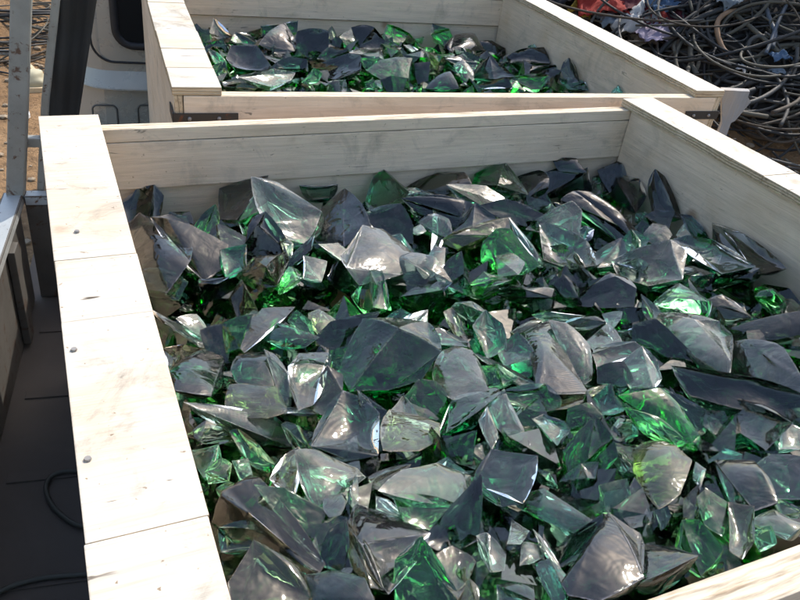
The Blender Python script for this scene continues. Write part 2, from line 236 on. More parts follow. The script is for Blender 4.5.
CHUNKS = """
1 d 15,215 75,165 130,160 163,190 150,260 110,310 40,310 | dark glass chunk tucked into the back left corner of the near crate
1 s 38,315 95,290 150,310 230,340 265,370 262,450 180,540 75,520 60,450 45,360 | greenish grey rippled glass chunk against the left board near the back corner
1 d 150,300 205,255 270,250 285,290 230,300 | small rounded blue black glass lump below the back board near the left corner
1 b 150,300 210,275 300,330 410,380 400,455 330,500 265,450 265,370 | dark brown green glass wedge with a long sharp pale ridge near the left board
1 g 300,310 330,265 375,230 390,260 385,310 330,335 | rough mottled grey green lump left of the blue upright facet
1 s 392,120 420,115 545,112 570,125 545,170 490,265 470,278 415,260 | smooth blue grey glass facet standing upright against the back board
1 w 550,135 580,140 775,260 800,300 770,340 720,370 690,372 630,335 570,240 | long brown and silver slab sloping down right of the blue upright facet
1 g 480,290 545,170 565,245 545,280 510,370 | narrow green glass strip between the blue facet and the long brown slab
1 d 540,285 580,270 620,330 640,350 680,420 660,450 520,450 510,380 | blue black glass wedge under the long brown and silver slab
1 b 365,345 400,315 500,355 500,385 420,400 | small brown grey flat shard below the rough mottled lump
1 t 410,405 500,385 500,470 430,500 | dull teal square face left of the blue black wedge
1 o 640,345 690,375 680,425 655,400 | tiny amber brown chip at the foot of the long brown slab
1 d 660,450 770,350 760,400 690,460 | dark slender splinter slanting under the foot of the long brown slab
2 s 10,145 60,135 135,135 125,185 40,195 | jagged slate blue shard just under the back board left of the green spotted chunk
2 s 60,300 85,255 140,240 185,190 230,240 265,310 230,345 180,380 85,355 | broad grey glass plate with diagonal streaks and a pointed top
2 w 185,425 260,320 330,335 400,385 470,450 380,500 250,520 200,480 | flat pale dusty glass slab in front of the streaked grey plate
2 w 85,380 150,375 190,405 160,435 | small white edged chip under the streaked grey plate
2 t 275,190 290,105 330,90 420,170 400,200 340,235 285,250 | teal chunk with a pointed top and a bright green spot near the back board
2 w 415,160 460,160 550,190 480,195 420,190 | thin white sliver pointing right from the green spotted teal chunk
2 d 270,260 340,235 400,225 440,300 440,360 350,345 | black glass mass directly below the green spotted teal chunk
2 b 440,150 490,100 540,88 640,95 665,135 600,150 560,180 500,175 | rounded purple brown rough chunk at the back board's middle
2 w 600,155 640,145 740,150 800,190 800,220 720,230 650,205 | tan and white slab tilted in front of the rounded purple brown chunk
2 d 430,200 550,190 640,215 690,235 620,310 540,250 490,250 | black glass chunk in shadow beneath the thin white sliver
2 w 525,300 535,245 575,340 555,400 525,400 | bright white narrow shard standing upright in the middle of the back half
2 s 485,290 530,265 590,280 600,330 575,340 540,260 | grey rounded shard behind the bright white upright one
2 w 445,320 480,300 500,325 470,335 | tiny pale chip left of the bright white upright shard
2 s 620,320 660,260 700,232 770,275 690,310 | blue grey pyramid shaped piece behind the bow shaped brown slab
3 o -70,360 0,325 90,295 180,280 205,315 110,355 0,385 | bow shaped brown streaked slab lying over the vivid green block
2 t 360,350 405,340 440,380 480,450 400,390 | slim teal blue triangle right of the flat pale dusty slab
2 s 490,450 540,395 575,400 570,470 520,500 | bluish stub at the foot of the bright white upright shard
2 w 20,430 100,450 80,520 20,510 | pale greenish white block left of the flat dusty slab
3 t 55,80 100,22 130,20 170,75 215,120 250,165 150,150 60,130 | large rounded teal piece rising highest against the back board
3 s 210,75 240,70 310,85 345,125 340,145 270,180 235,120 | lavender grey plate leaning right of the tall rounded teal piece
3 d 380,45 460,38 495,85 400,80 | black flat shard under the back board near its right end
3 d 335,175 350,100 390,80 490,90 400,160 | dusky slate chunk between the lavender plate and the white chipped piece
3 s 395,170 440,115 505,90 520,160 470,178 | smooth slate blue facet left of a white chipped edge near the back
3 w 505,95 545,90 575,130 580,185 560,195 525,160 | white chipped piece near the right end of the back board
3 d 560,85 630,55 670,60 660,130 600,160 580,130 | dark chunk with a teal rim in the back right corner
3 s 600,165 660,115 745,120 740,190 700,240 640,190 | grey squarish block in front of the back right corner
3 d 425,210 470,180 530,185 680,310 660,350 640,365 560,290 530,240 470,230 | long dark arched slab running down to the right behind the silver textured piece
3 w 285,310 340,265 440,215 475,250 465,335 420,300 | grey white three sided piece leaning left of the long dark arched slab
3 w 330,310 350,305 400,335 490,365 520,445 440,460 345,430 330,370 | silver textured chunk with a torn looking face right of centre
3 e 100,440 110,370 150,330 200,330 240,370 295,450 250,480 150,470 | vivid green block under the bow shaped brown slab
3 w 200,290 240,350 330,455 300,460 240,380 | long white edge splinter sloping down right of the vivid green block
3 d 90,230 190,205 320,260 280,305 200,270 | dark flat slab left of the grey white three sided piece
3 e 345,230 365,215 385,235 360,245 | tiny glowing green chip behind the grey white three sided piece
3 s 530,430 570,400 640,370 660,415 640,455 560,470 | cracked grey chunk left of the smooth pale slab near the right wall
3 w 150,440 210,420 250,450 230,500 160,500 | cream rounded nub in front of the vivid green block
4 d 200,170 205,130 222,97 260,120 315,190 330,260 290,260 215,240 | tall dark pointed chunk leaning on the right wall near the back corner
4 d 330,265 370,270 435,310 430,350 390,355 350,310 | dark brown lump against the right wall below the tall pointed chunk
4 b 470,305 510,310 600,340 690,430 720,460 620,480 540,390 | large brown grey slab slanting down along the right wall
4 w 75,445 200,400 270,388 330,415 330,455 310,520 200,530 100,500 | smooth pale grey slab lying flat left of the brown grey slab
4 t 310,365 360,350 450,365 590,455 480,480 420,400 | teal grey curved shard against the foot of the large brown slab
4 w 380,440 400,410 450,400 480,420 470,455 | small white chipped piece right of the smooth pale grey slab
4 s 180,345 215,300 255,305 280,340 240,390 | small bluish pebble shaped piece behind the smooth pale grey slab
4 d 190,265 230,245 290,250 270,310 220,295 | dark blue chip at the foot of the tall dark pointed chunk
4 s 310,340 340,295 375,345 340,365 | small grey triangle left of the dark brown lump by the right wall
4 t 95,360 130,330 190,360 160,400 110,410 | little teal chunk behind the smooth pale slab's left end
5 w 55,45 85,60 170,105 245,165 240,180 150,125 | thin pale splinter slanting down from the left board
5 w 155,80 225,65 255,110 260,160 225,140 180,110 | sunlit curled silver piece beside the thin splinter at the left board
5 b 95,200 175,185 235,200 190,250 115,280 | dull brown strip against the left board above the finely striped blade
5 s 115,300 190,250 285,205 320,245 295,300 275,370 200,355 150,350 | lavender blade with fine curved stripes beside the left board
5 b 415,180 450,80 490,45 600,40 560,80 480,160 430,195 | flat brown grey shard standing on edge left of the emerald lump
5 e 600,85 630,50 680,85 690,130 640,150 | bright emerald lump above the green bowl shaped piece
5 t 510,150 560,100 640,150 700,150 650,185 570,180 | green bowl shaped piece under the bright emerald lump
5 o 680,60 720,45 790,95 720,135 690,110 | rusty brown dark piece right of the bright emerald lump
5 s 380,280 400,235 500,222 540,250 560,300 530,350 440,345 395,320 | clear rounded cap of glass above the amber face
5 w 505,225 540,235 590,320 595,420 570,440 535,350 | bright narrow slab edge on the right side of the clear rounded cap
5 o 355,390 370,350 420,345 530,355 565,440 500,460 420,460 355,430 | amber brown glass face above the long lance shaped splinter
5 w 218,422 260,425 400,465 520,480 630,545 610,585 480,530 340,480 | long pale lance shaped splinter pointing left below the amber face
5 s 600,290 640,230 750,225 740,290 690,400 640,420 610,350 | faceted grey chunk with a pale teal top right of the bright slab edge
5 b 690,370 750,290 800,310 800,380 740,450 680,420 | brown black block right of the faceted grey chunk
5 w 575,435 700,440 715,455 580,450 | thin pale rod lying under the faceted grey chunk
5 b 200,540 270,495 360,500 370,540 250,570 | dull brownish flake under the tip of the long lance
5 e 372,535 400,528 470,580 540,660 500,680 430,630 | long bright green sliver under the middle of the long lance
5 g 340,100 440,70 410,180 350,200 | green piece with sunlit top left of the flat shard on edge
5 d 250,130 340,110 345,240 320,240 270,200 | dark upright piece right of the sunlit curled silver one
6 t 195,270 280,130 360,100 490,110 535,190 540,240 470,300 360,335 230,340 | largest rounded teal grey chunk in the centre of the heap
6 w 360,110 400,85 440,95 495,55 500,110 420,125 | pale grey crest on the back of the largest teal grey chunk
6 t 340,80 400,40 440,60 410,90 350,105 | small teal lump behind the largest teal grey chunk
6 d 75,150 130,95 300,60 250,130 200,185 120,205 | black wedge pointing right behind the largest teal grey chunk
6 g 100,270 125,210 200,190 205,230 160,300 110,290 | deep green block left of the largest teal grey chunk
6 w 545,290 580,215 620,200 680,215 725,320 735,350 620,382 555,345 | square white mirror like facet right of the largest teal grey chunk
6 t 575,520 610,420 640,385 770,365 780,395 700,460 600,530 | teal cup shaped piece under the square white facet
6 w 375,440 415,390 470,470 460,490 400,470 | small pale peak on top of the crusty brown chunk
6 o 345,520 370,450 430,500 540,500 540,545 470,590 350,590 | crusty brown chunk below the largest teal grey chunk
6 s 110,470 180,400 250,410 300,460 295,600 200,620 75,590 | large flat grey block with a green stained top left of the crusty brown chunk
6 d 240,380 340,450 345,580 295,600 290,460 | dark side piece between the flat grey block and the crusty brown chunk
6 s 515,135 560,125 660,165 655,190 560,175 | slim lavender band above the square white facet
6 o 580,55 610,40 650,130 625,140 | upright yellowish wedge above the slim lavender band
6 g 430,390 480,330 540,340 590,400 560,480 490,470 460,420 | dark green piece left of the square white facet's lower corner
7 t 60,110 105,55 160,100 175,190 110,220 80,170 | blue green piece with a pale pointed tip above the thin blade
7 t 165,215 230,145 300,240 300,285 250,310 190,270 | teal plate left of the big blue grey cube
7 s 275,145 370,100 440,190 490,350 380,355 315,330 305,230 | big blue grey cube shaped chunk right of centre
7 w 370,100 430,110 510,190 515,300 480,330 450,270 440,195 | bright cream sidepiece along the right edge of the big blue grey cube
7 e 95,270 150,265 220,310 170,340 120,340 | bright green sliver right of the square white facet
7 w 70,220 140,245 285,325 240,340 180,290 | thin pale blade above the bright green sliver
7 e 300,60 350,50 480,65 400,95 350,90 | glowing green strip behind the big blue grey cube
7 o 210,125 300,80 320,85 230,135 | thin tan splinter left of the glowing green strip
7 b 430,105 470,80 545,70 575,95 520,115 | tan ridged slab behind the small white facet
7 w 515,165 585,105 635,160 620,185 540,195 | small white facet right of the big blue grey cube
7 s 630,130 690,120 695,185 650,190 | small slate chip right of the small white facet
7 s 575,60 645,50 640,75 605,120 | grey spike pointing down behind the small white facet
7 s 545,230 560,195 690,190 740,215 650,245 560,270 | grey roof shaped slab over a dark hollow
7 w 655,255 730,210 780,250 795,310 770,360 700,360 670,290 | clear rounded piece with a bright white rim right of the dark hollow
7 d 560,275 650,255 690,330 640,340 560,330 | dark piece filling the hollow under the grey roof shaped slab
7 e 620,335 650,310 665,350 640,370 | tiny glowing green chip below the dark hollow
7 g 185,370 340,345 390,400 380,430 310,440 200,400 | green rod shaped piece below the big blue grey cube
7 o 395,410 570,345 590,350 480,420 400,432 | long thin tan splinter pointing left of the green white triangle
7 t 540,400 600,345 655,420 645,440 570,450 | green white triangle left of the half moon piece
7 s 115,420 180,375 235,450 270,560 245,585 190,520 140,490 | shiny tilted blue grey blade with a glaring lower tip
7 s 80,490 110,450 140,560 130,600 95,540 | narrow brown grey sliver along the left of the shiny tilted blade
7 t 300,480 340,465 410,490 430,520 385,570 340,530 | pale teal shard right of the shiny tilted blade
7 g 430,600 520,500 540,480 600,560 615,620 560,680 450,690 | big olive green faceted chunk below the half moon's left end
7 g 440,440 520,420 560,470 520,500 430,520 | mossy green piece above the big olive green faceted chunk
7 t 600,540 640,480 700,490 705,540 640,560 | bright teal knob right of the big olive green chunk
8 e 95,400 150,370 240,370 310,430 375,530 380,590 340,560 250,500 140,440 | half moon shaped green glass piece with a white rim
8 e 110,440 200,470 330,560 290,580 170,520 | vivid green strip along the lower edge of the half moon
8 w 225,70 310,65 390,110 460,95 505,140 505,240 495,290 420,265 330,180 260,110 | large pale lavender slab in front of the right wall
8 s 510,220 560,180 690,185 720,200 800,330 790,370 700,345 590,270 520,290 | broad blue grey slab right of the large pale lavender slab
8 d 150,170 150,110 230,90 330,180 390,245 270,235 | dark blue slab under the left end of the large pale lavender slab
8 b 520,120 610,100 720,70 800,50 800,130 700,150 560,170 | grey brown ridge piece behind the broad blue grey slab
8 d 330,280 480,290 620,320 800,390 800,470 690,440 560,380 470,400 390,380 | long black slab in shadow under the broad blue grey slab
8 d 310,290 400,310 410,380 380,410 340,340 | dusky triangle left of the long black slab
8 s 440,440 520,400 690,460 740,490 650,580 560,540 500,460 | grey curved slab below the long black slab
8 w 690,540 740,500 800,520 800,590 720,600 | pale flat chunk at the right edge below the long black slab
8 d 260,370 350,410 420,450 410,520 380,530 330,440 | dark grey sliver hugging the outer rim of the half moon
8 d 430,450 490,450 510,510 460,530 420,500 | dark nub between the half moon and the grey curved slab
12 o 150,10 210,-20 300,0 350,45 320,80 310,160 240,210 170,120 | brown grey block with a glaring white top edge below the half moon
9 t 50,10 150,0 155,70 100,110 80,60 | dull teal face against the left board below the long lance
9 e 165,40 200,60 190,120 120,130 110,90 | dark green glinting piece under the dull teal face at the left board
9 g 215,50 270,40 290,110 250,130 | small green knob left of the folded yellow striped piece
9 o 370,110 420,30 470,0 480,60 450,180 430,120 | folded yellow striped glass piece with a peaked top
9 w 480,20 560,20 690,80 720,110 640,160 600,220 550,220 500,130 | large cream and silver chunk right of the folded yellow striped piece
9 e 330,160 430,170 540,235 650,280 600,310 560,400 480,350 400,260 | long deep green slab below the large cream chunk
9 b 160,290 200,210 290,130 330,160 450,320 540,430 520,460 400,390 340,340 190,300 | large dark brown plate with a thin bright ridge near the left board
9 d 170,320 280,290 340,340 290,390 180,400 | dark olive piece under the large dark brown plate
9 b 220,530 300,400 440,470 500,540 500,600 230,620 | dark triangular chunk with a green spot at the bottom by the left board
9 s 505,510 600,495 720,520 760,610 640,640 510,620 | rough frosted dark chunk at the bottom right of the dark triangle
10 s 60,280 80,240 150,270 330,340 320,380 240,440 190,540 150,520 100,430 70,370 | large lavender fan shaped piece with white radiating streaks at the front
10 o 20,320 45,300 100,430 160,540 120,540 60,470 | olive yellow edge strip left of the fan shaped piece
9 s 580,230 590,175 640,160 660,200 640,250 600,260 | round bubble like lump below the large cream chunk
9 t 670,130 700,110 710,220 690,260 670,220 | teal upright stick above the fan shaped piece
9 d 600,330 660,290 670,400 640,470 570,450 | black piece in the gap left of the olive yellow strip
10 w 190,160 270,90 390,65 500,110 490,150 460,215 390,190 260,180 | silver rippled slab with a glaring lower right corner
10 b 125,110 190,80 270,75 230,130 190,160 130,150 | brownish stub left of the silver rippled slab
10 t 380,65 430,35 500,90 400,100 | small teal peak behind the silver rippled slab
10 w 150,190 190,200 270,275 150,235 | small white triangle above the fan shaped piece
10 e 230,190 380,195 450,220 360,310 270,280 | green glowing piece under the silver rippled slab
10 d 350,350 470,230 550,125 545,290 540,350 450,390 400,385 | dark blue grey facet with curved left side pointing up at the front centre
10 o 390,430 450,395 500,420 530,450 470,575 420,520 | olive pointed piece below the dark blue grey curved facet
10 w 555,355 590,350 655,420 650,470 600,485 | glaring white chip right of the dark curved facet
10 s 540,110 620,25 770,40 760,120 720,200 650,210 570,150 | pale grey violet facet above the glaring white chip
11 t 80,195 180,165 240,200 355,280 290,320 200,280 90,230 | pale green flat plate right of the grey violet facet
11 w 35,370 50,285 110,325 80,370 | small pale triangle below the pale green flat plate
11 w 85,455 95,375 150,385 165,425 120,450 | small silvery chip below the small pale triangle
10 e 240,450 330,370 380,440 460,580 400,610 240,600 | dark green glittering mass right of the fan shaped piece
11 s 0,550 40,535 120,550 130,610 0,620 | grey flat piece cut off by the bottom edge near the centre
10 o 470,570 520,530 550,560 545,620 480,620 | yellowish stub at the bottom below the olive pointed piece
11 t 150,465 200,455 270,520 260,600 210,590 | narrow upright teal piece left of the big clear front chunk
11 w 140,330 160,345 240,470 225,475 | thin straight splinter above the narrow upright teal piece
11 e 405,150 500,125 515,190 470,240 410,240 | brilliant green piece above the big clear front chunk
11 s 480,240 540,130 600,200 610,280 530,300 | grey blue pointed piece right of the brilliant green one
11 s 275,520 400,330 430,310 540,350 555,390 550,520 470,560 400,580 300,560 | big clear violet grey front chunk with a frosted top
11 s 555,400 600,390 690,400 790,480 640,570 550,560 | flat grey wedge touching the front board right of the big clear chunk
11 d 300,340 400,270 400,330 340,420 240,460 | dark slab behind the left shoulder of the big clear chunk
11 d 620,240 660,215 680,260 650,310 | small dark violet pebble above the flat grey wedge
12 s 490,75 610,60 650,130 690,200 620,240 540,220 500,140 | grey ridge topped chunk near the right end of the front board
12 b 520,225 610,240 610,360 570,420 525,390 | brown upright face touching the front board
12 e 400,200 430,170 520,230 525,380 470,350 420,300 | dark green piece left of the brown upright face
12 g 310,430 340,300 400,300 510,440 470,470 400,490 | slate triangle with a green base resting on the front board
12 s 620,80 690,30 800,40 800,180 700,180 640,120 | blue grey chunk at the right edge behind the front board
12 w 620,290 700,250 800,300 800,345 740,350 680,310 | pale slab lying along the front board at the right edge
12 e 700,210 720,200 800,245 800,265 730,260 | bright green strip at the right edge above the pale slab
12 t 440,40 500,0 560,20 550,60 470,60 | bright turquoise piece behind the grey ridge topped chunk
12 s 375,110 385,55 420,80 400,150 | small lavender chip left of the bright turquoise piece
12 b 340,200 390,150 400,220 380,280 340,260 | small brown piece left of the dark green one by the brown upright face
12 g 610,330 680,310 700,370 640,400 | dark green nub on the front board right of the brown upright face
13 b 100,110 120,40 150,80 210,130 190,160 120,150 | grey brown leaning shard near the rear crate's back left corner
13 g 45,90 100,100 110,170 80,180 | deep green piece beside the rear crate's left board
13 s 205,160 230,125 300,125 335,180 300,190 | grey green top edge piece behind the broad slate plate in the rear crate
13 s 185,240 210,180 330,180 400,280 370,300 280,295 220,280 | broad slate plate in the left part of the rear crate
13 s 350,170 430,90 470,80 520,140 510,220 440,220 | blue grey block in front of the dark green piece in the rear crate
13 g 358,80 535,55 530,110 470,90 400,130 360,140 | dark green flat piece standing highest at the rear crate's back board
13 d 530,190 540,110 600,95 690,110 690,180 640,240 560,230 | large dusky chunk right of the blue grey block in the rear crate
13 o 685,110 710,80 740,160 715,175 | tan upright chip right of the large dusky chunk in the rear crate
13 d 640,240 700,185 790,200 760,220 690,255 | rounded dark piece behind the big blue slab in the rear crate
13 s 610,280 790,220 850,230 850,300 720,345 660,320 | big blue grey slab in the middle of the rear crate
13 d 440,260 500,235 580,245 580,290 450,290 | small dark slate piece below the blue grey block in the rear crate
13 e 560,360 620,290 660,320 640,360 | sparkling green white piece near the rear crate's front board
13 w 240,330 420,295 520,315 500,350 400,380 330,360 | pale flat slab near the front left of the rear crate
13 b 165,360 230,340 330,365 330,392 170,390 | mottled brown grey piece just behind the rear crate's front board at left
13 t 90,205 130,210 180,270 170,300 120,260 | pale teal shard beside the rear crate's left board
13 e 140,310 170,290 210,330 160,345 | small yellow green chip in the rear crate's front left corner
14 w 50,185 110,150 140,180 140,240 90,230 | white faced chunk left of the dark dome in the rear crate
14 d 110,140 150,128 220,150 270,200 260,240 150,240 | dark dome shaped chunk at the rear crate's back board
14 e 275,170 290,125 400,170 450,230 380,225 300,210 | bright green slab leaning at the middle of the rear crate's back board
14 o 260,240 330,220 355,240 300,280 | brown green piece below the bright green slab in the rear crate
14 w 370,225 400,225 480,280 440,280 | white sliver right of the brown green piece in the rear crate
14 t 185,350 250,305 330,288 405,295 380,430 330,430 260,360 | half dome teal piece with a striped side in the rear crate
14 g 150,290 250,290 230,320 180,345 | dark green strip left of the half dome in the rear crate
14 w 100,265 170,240 250,250 265,295 150,280 | pale rough slab behind the half dome in the rear crate
14 g 505,180 515,120 590,150 615,190 570,225 | dark green square plate standing at the rear crate's back board right of centre
14 s 570,240 620,190 720,170 765,250 700,265 600,270 | frosted lavender chunk right of the dark green square plate
14 w 620,330 660,300 710,350 715,400 690,440 640,370 | glaring white chunk near the middle of the rear crate's front board
14 d 420,320 500,310 490,400 440,420 | dark piece right of the half dome in the rear crate
14 s 480,440 540,380 600,360 640,440 | slate grey triangle behind the rear crate's front board
14 o 480,270 520,265 545,320 540,370 500,320 | tan forked edge piece above the slate grey triangle in the rear crate
14 s 580,300 660,275 730,320 720,340 620,320 | grey slab behind the glaring white chunk in the rear crate
14 w 220,405 260,400 300,435 250,440 | small white chip at the foot of the half dome in the rear crate
14 g 180,410 215,395 240,440 175,440 | small green chip left of the small white one in the rear crate
15 s 60,390 90,330 160,295 265,380 180,405 | pale blue triangular slab in the right half of the rear crate
15 d 210,310 270,265 350,250 440,240 500,270 500,330 430,340 330,330 | large black arched chunk in the right part of the rear crate
15 d 360,330 470,330 500,380 430,390 350,360 | black piece under the large black arched chunk in the rear crate
15 b 505,350 520,310 545,292 580,340 595,405 540,415 | dark upright stone like chunk by the rear crate's right wall
15 g 250,390 330,372 440,375 440,440 360,445 300,420 | green black piece with a pale top edge at the rear crate's front board
15 w 435,430 470,415 520,445 480,458 | small white lump against the rear crate's front board
15 t 500,400 560,410 660,420 640,450 540,445 | low teal grey pieces' edge shard in the rear crate's right corner
15 t 340,230 370,220 385,240 350,248 | tiny teal chip behind the large black arched chunk
15 d 95,210 160,205 230,250 220,300 160,290 | black chunk left of the large black arched one in the rear crate
15 t 755,462 790,425 815,432 815,465 | pale blue shard alone near the rear crate's front right corner
15 d 80,430 240,390 260,440 100,445 | dark flat piece in front of the pale blue triangular slab
"""
# ------------------------------------------------------------------ crates
W, L, CW, CT, HB, DEEP = 1.403, 1.2073, 0.10, 0.019, 0.122, 0.60
PLY_X = plywood('plywood_grain_across', 0, (.72, .575, .43), 1.1, stain=.3)
CAP = plywood('sunlit_plywood', 0, (.56, .515, .44), 1.8, stain=.5)  # plywood desaturated so the sunlit boards read white
PANEL = plywood('plywood_panel', 1, (.70, .555, .41), .8)
EDGE_ZX, EDGE_ZY = ply_edge('plywood_edge_across', 2, 0), ply_edge('plywood_edge_along', 2, 1)
EDGE_YX = ply_edge('plywood_edge_top', 1, 0, 110.0, (.66, .56, .43), .5, .72); EDGE_XY = ply_edge('plywood_edge_side', 0, 1, 110.0)
NAIL = paint('nail_steel', (.30, .28, .26), .5, .6, .2)
STRAP = paint('dark_strap_steel', (.05, .045, .04), .6, .4, .1)
def nail(parent, x, y, z):
    bm = bmesh.new()
    bmesh.ops.create_cone(bm, cap_ends=True, segments=12, radius1=.0036, radius2=.003, depth=.0016)
    return link('nail', bm, NAIL, parent, (x, y, z))
def crate(name, label, w, l, tb, tf, seams, deep, nails, straps, group, loc, rz, dF=0.0):
    r = tag(empty(name, loc, rz), label, 'crate', group)
    r.location.z = loc[2]
    cuts = [l] + seams + [0.0]
    for side in (0, 1):
        x0, x1 = (0, CW) if side == 0 else (w - CW + .006, w)
        cc = cuts if side == 0 else [l, l * .62, 0.0]
        for a, b_ in zip(cc[:-1], cc[1:]):
            jx = rnd.uniform(-.0012, .0012)
            cb = board('cap_board', (x0 + jx, b_ + .0006, -CT), (x1 + jx, a, rnd.uniform(-.0012, .0006)), [CAP, EDGE_ZX], 2, r)
            for (nx, ny) in nails:
                if side == 0 and b_ < ny < a: nail(cb, nx - cb.location.x, ny - cb.location.y, -cb.location.z + .0012)
        o0, o1 = (.004, .022) if side == 0 else (w - .022, w - .004)
        board('outer_panel', (o0, .002, -deep), (o1, l - .002, -CT - .001), [PANEL, EDGE_XY], 0, r)
        i0, i1 = (.0235, .087) if side == 0 else (w - .087, w - .0235)
        board('inner_panel', (i0, tf + .002, -deep), (i1, l - tb - .002, -CT - .001), [PANEL, EDGE_XY], 0, r)
    x0, x1 = .0235, w - .0235
    # far end: a wide plank on top, another one set a little behind it below
    board('end_plank', (x0, l - tb + .0006, -CT - .026), (x1, l - .003, -CT - .001), [PLY_X, EDGE_YX], 1, r)
    board('end_plank', (x0, l - tb, -CT - HB), (x1, l - .003, -CT - .0275), [PLY_X, EDGE_YX], 1, r)
    board('end_plank', (x0, l - tb + .010, -deep), (x1, l - .004, -CT - HB - .003), [PLY_X, EDGE_YX], 1, r)
    # near end
    board('end_plank', (x0, dF, -CT - HB), (x1, dF + tf, -CT - .001), [PLY_X, EDGE_YX], 1, r)
    board('end_plank', (x0, dF + .004, -deep), (x1, dF + tf - .010, -CT - HB - .003), [PLY_X, EDGE_YX], 1, r)
    board('bottom_panel', (.088, tf + .003, -deep), (w - .088, l - tb - .003, -deep + .018), [PANEL, EDGE_ZX], 2, r)
    for (a0, a1) in straps:
        bm = bmesh.new(); add_box(bm, (a0, -.0035, -.078), (a1, -.0005, -.056), .0008)
        if a0 < w / 2: add_box(bm, (-.0005, -.0035, -.078), (.0028, .07, -.056), .0008)
        else: add_box(bm, (w - .0028, -.0035, -.078), (w + .0005, .07, -.056), .0008)
        sp = link('metal_strap', bm, STRAP, r)
        for q in (.25, .7):
            b2 = bmesh.new(); bmesh.ops.create_uvsphere(b2, u_segments=10, v_segments=6, radius=.0045)
            link('nail', b2, NAIL, sp, (a0 + (a1 - a0) * q, -.0042, -.067))
    return r
NEAR = crate('wooden_crate', 'nearer open wooden crate full of broken green glass, its left board sunlit', W, L, .031, .040,
             [.69, .55, .228], DEEP, [(.010, .494), (.010, .324), (.032, .761)], [], 'open wooden crates of broken glass', (0, 0, 0), 0)
R_LOC, R_YAW, W2, L2 = (.2511, 1.3373, .0049), -.0771, 1.4201, 1.2134
REAR = crate('wooden_crate', 'farther open wooden crate with black metal corner straps, standing beyond the nearer one', W2, L2, .031, .031,
             [.72, .427, .272, .13], DEEP + .0049, [], [(.0, .135), (W2 - .11, W2)], 'open wooden crates of broken glass', R_LOC, R_YAW)

# ------------------------------------------------------------------ glass heap
SUN_AZ, SUN_EL = radians(57), radians(50)          # azimuth clockwise from +Y (away) towards +X (right)
SUN = V((sin(SUN_AZ) * cos(SUN_EL), cos(SUN_AZ) * cos(SUN_EL), sin(SUN_EL)))
def sm(a, b, x):
    t = min(1, max(0, (x - a) / (b - a))); return t * t * (3 - 2 * t)
def heap_near(x, y):
    h = -.035 - .085 * sm(.05, .55, y) - .03 * sm(.5, 1.0, y) - .03 * sm(.95, 1.16, y)
    h -= .045 * sm(.9, 1.32, x) + .03 * (1 - sm(.1, .3, x)) * sm(.2, .5, y)
    return h
RC, RS = cos(R_YAW), sin(R_YAW)
def to_rear(p): dx, dy = p[0] - R_LOC[0], p[1] - R_LOC[1]; return dx * RC + dy * RS, -dx * RS + dy * RC
def from_rear(u, v, z): return V((R_LOC[0] + u * RC - v * RS, R_LOC[1] + u * RS + v * RC, z + R_LOC[2]))
def heap_rear(x, y):
    u, v = to_rear((x, y))
    return -.125 - .05 * sm(.6, 1.15, v) - .045 * sm(.95, 1.3, u) - .02 * (1 - sm(.1, .3, u))
def hit(px, py, f, lift=0.0):
    d = ray(px, py); t = .2
    while t < 14:
        p = CAM + d * t
        if p.z < f(p.x, p.y) + lift:
            a, b_ = t - .02, t
            for _ in range(14):
                m = (a + b_) / 2; q = CAM + d * m
                if q.z < f(q.x, q.y) + lift: b_ = m
                else: a = m
            return CAM + d * b_
        t += .02
    return CAM + d * 14
def clamp_near(p):
    p.x = min(W - .089, max(.089, p.x)); p.y = min(L - .024, max(.043, p.y)); p.z = max(-DEEP + .02, p.z); return p
def clamp_rear(p):
    u, v = to_rear(p); u2 = min(W2 - .089, max(.089, u)); v2 = min(L2 - .024, max(.034, v))
    return from_rear(u2, v2, max(-DEEP + .02, p.z - R_LOC[2]))
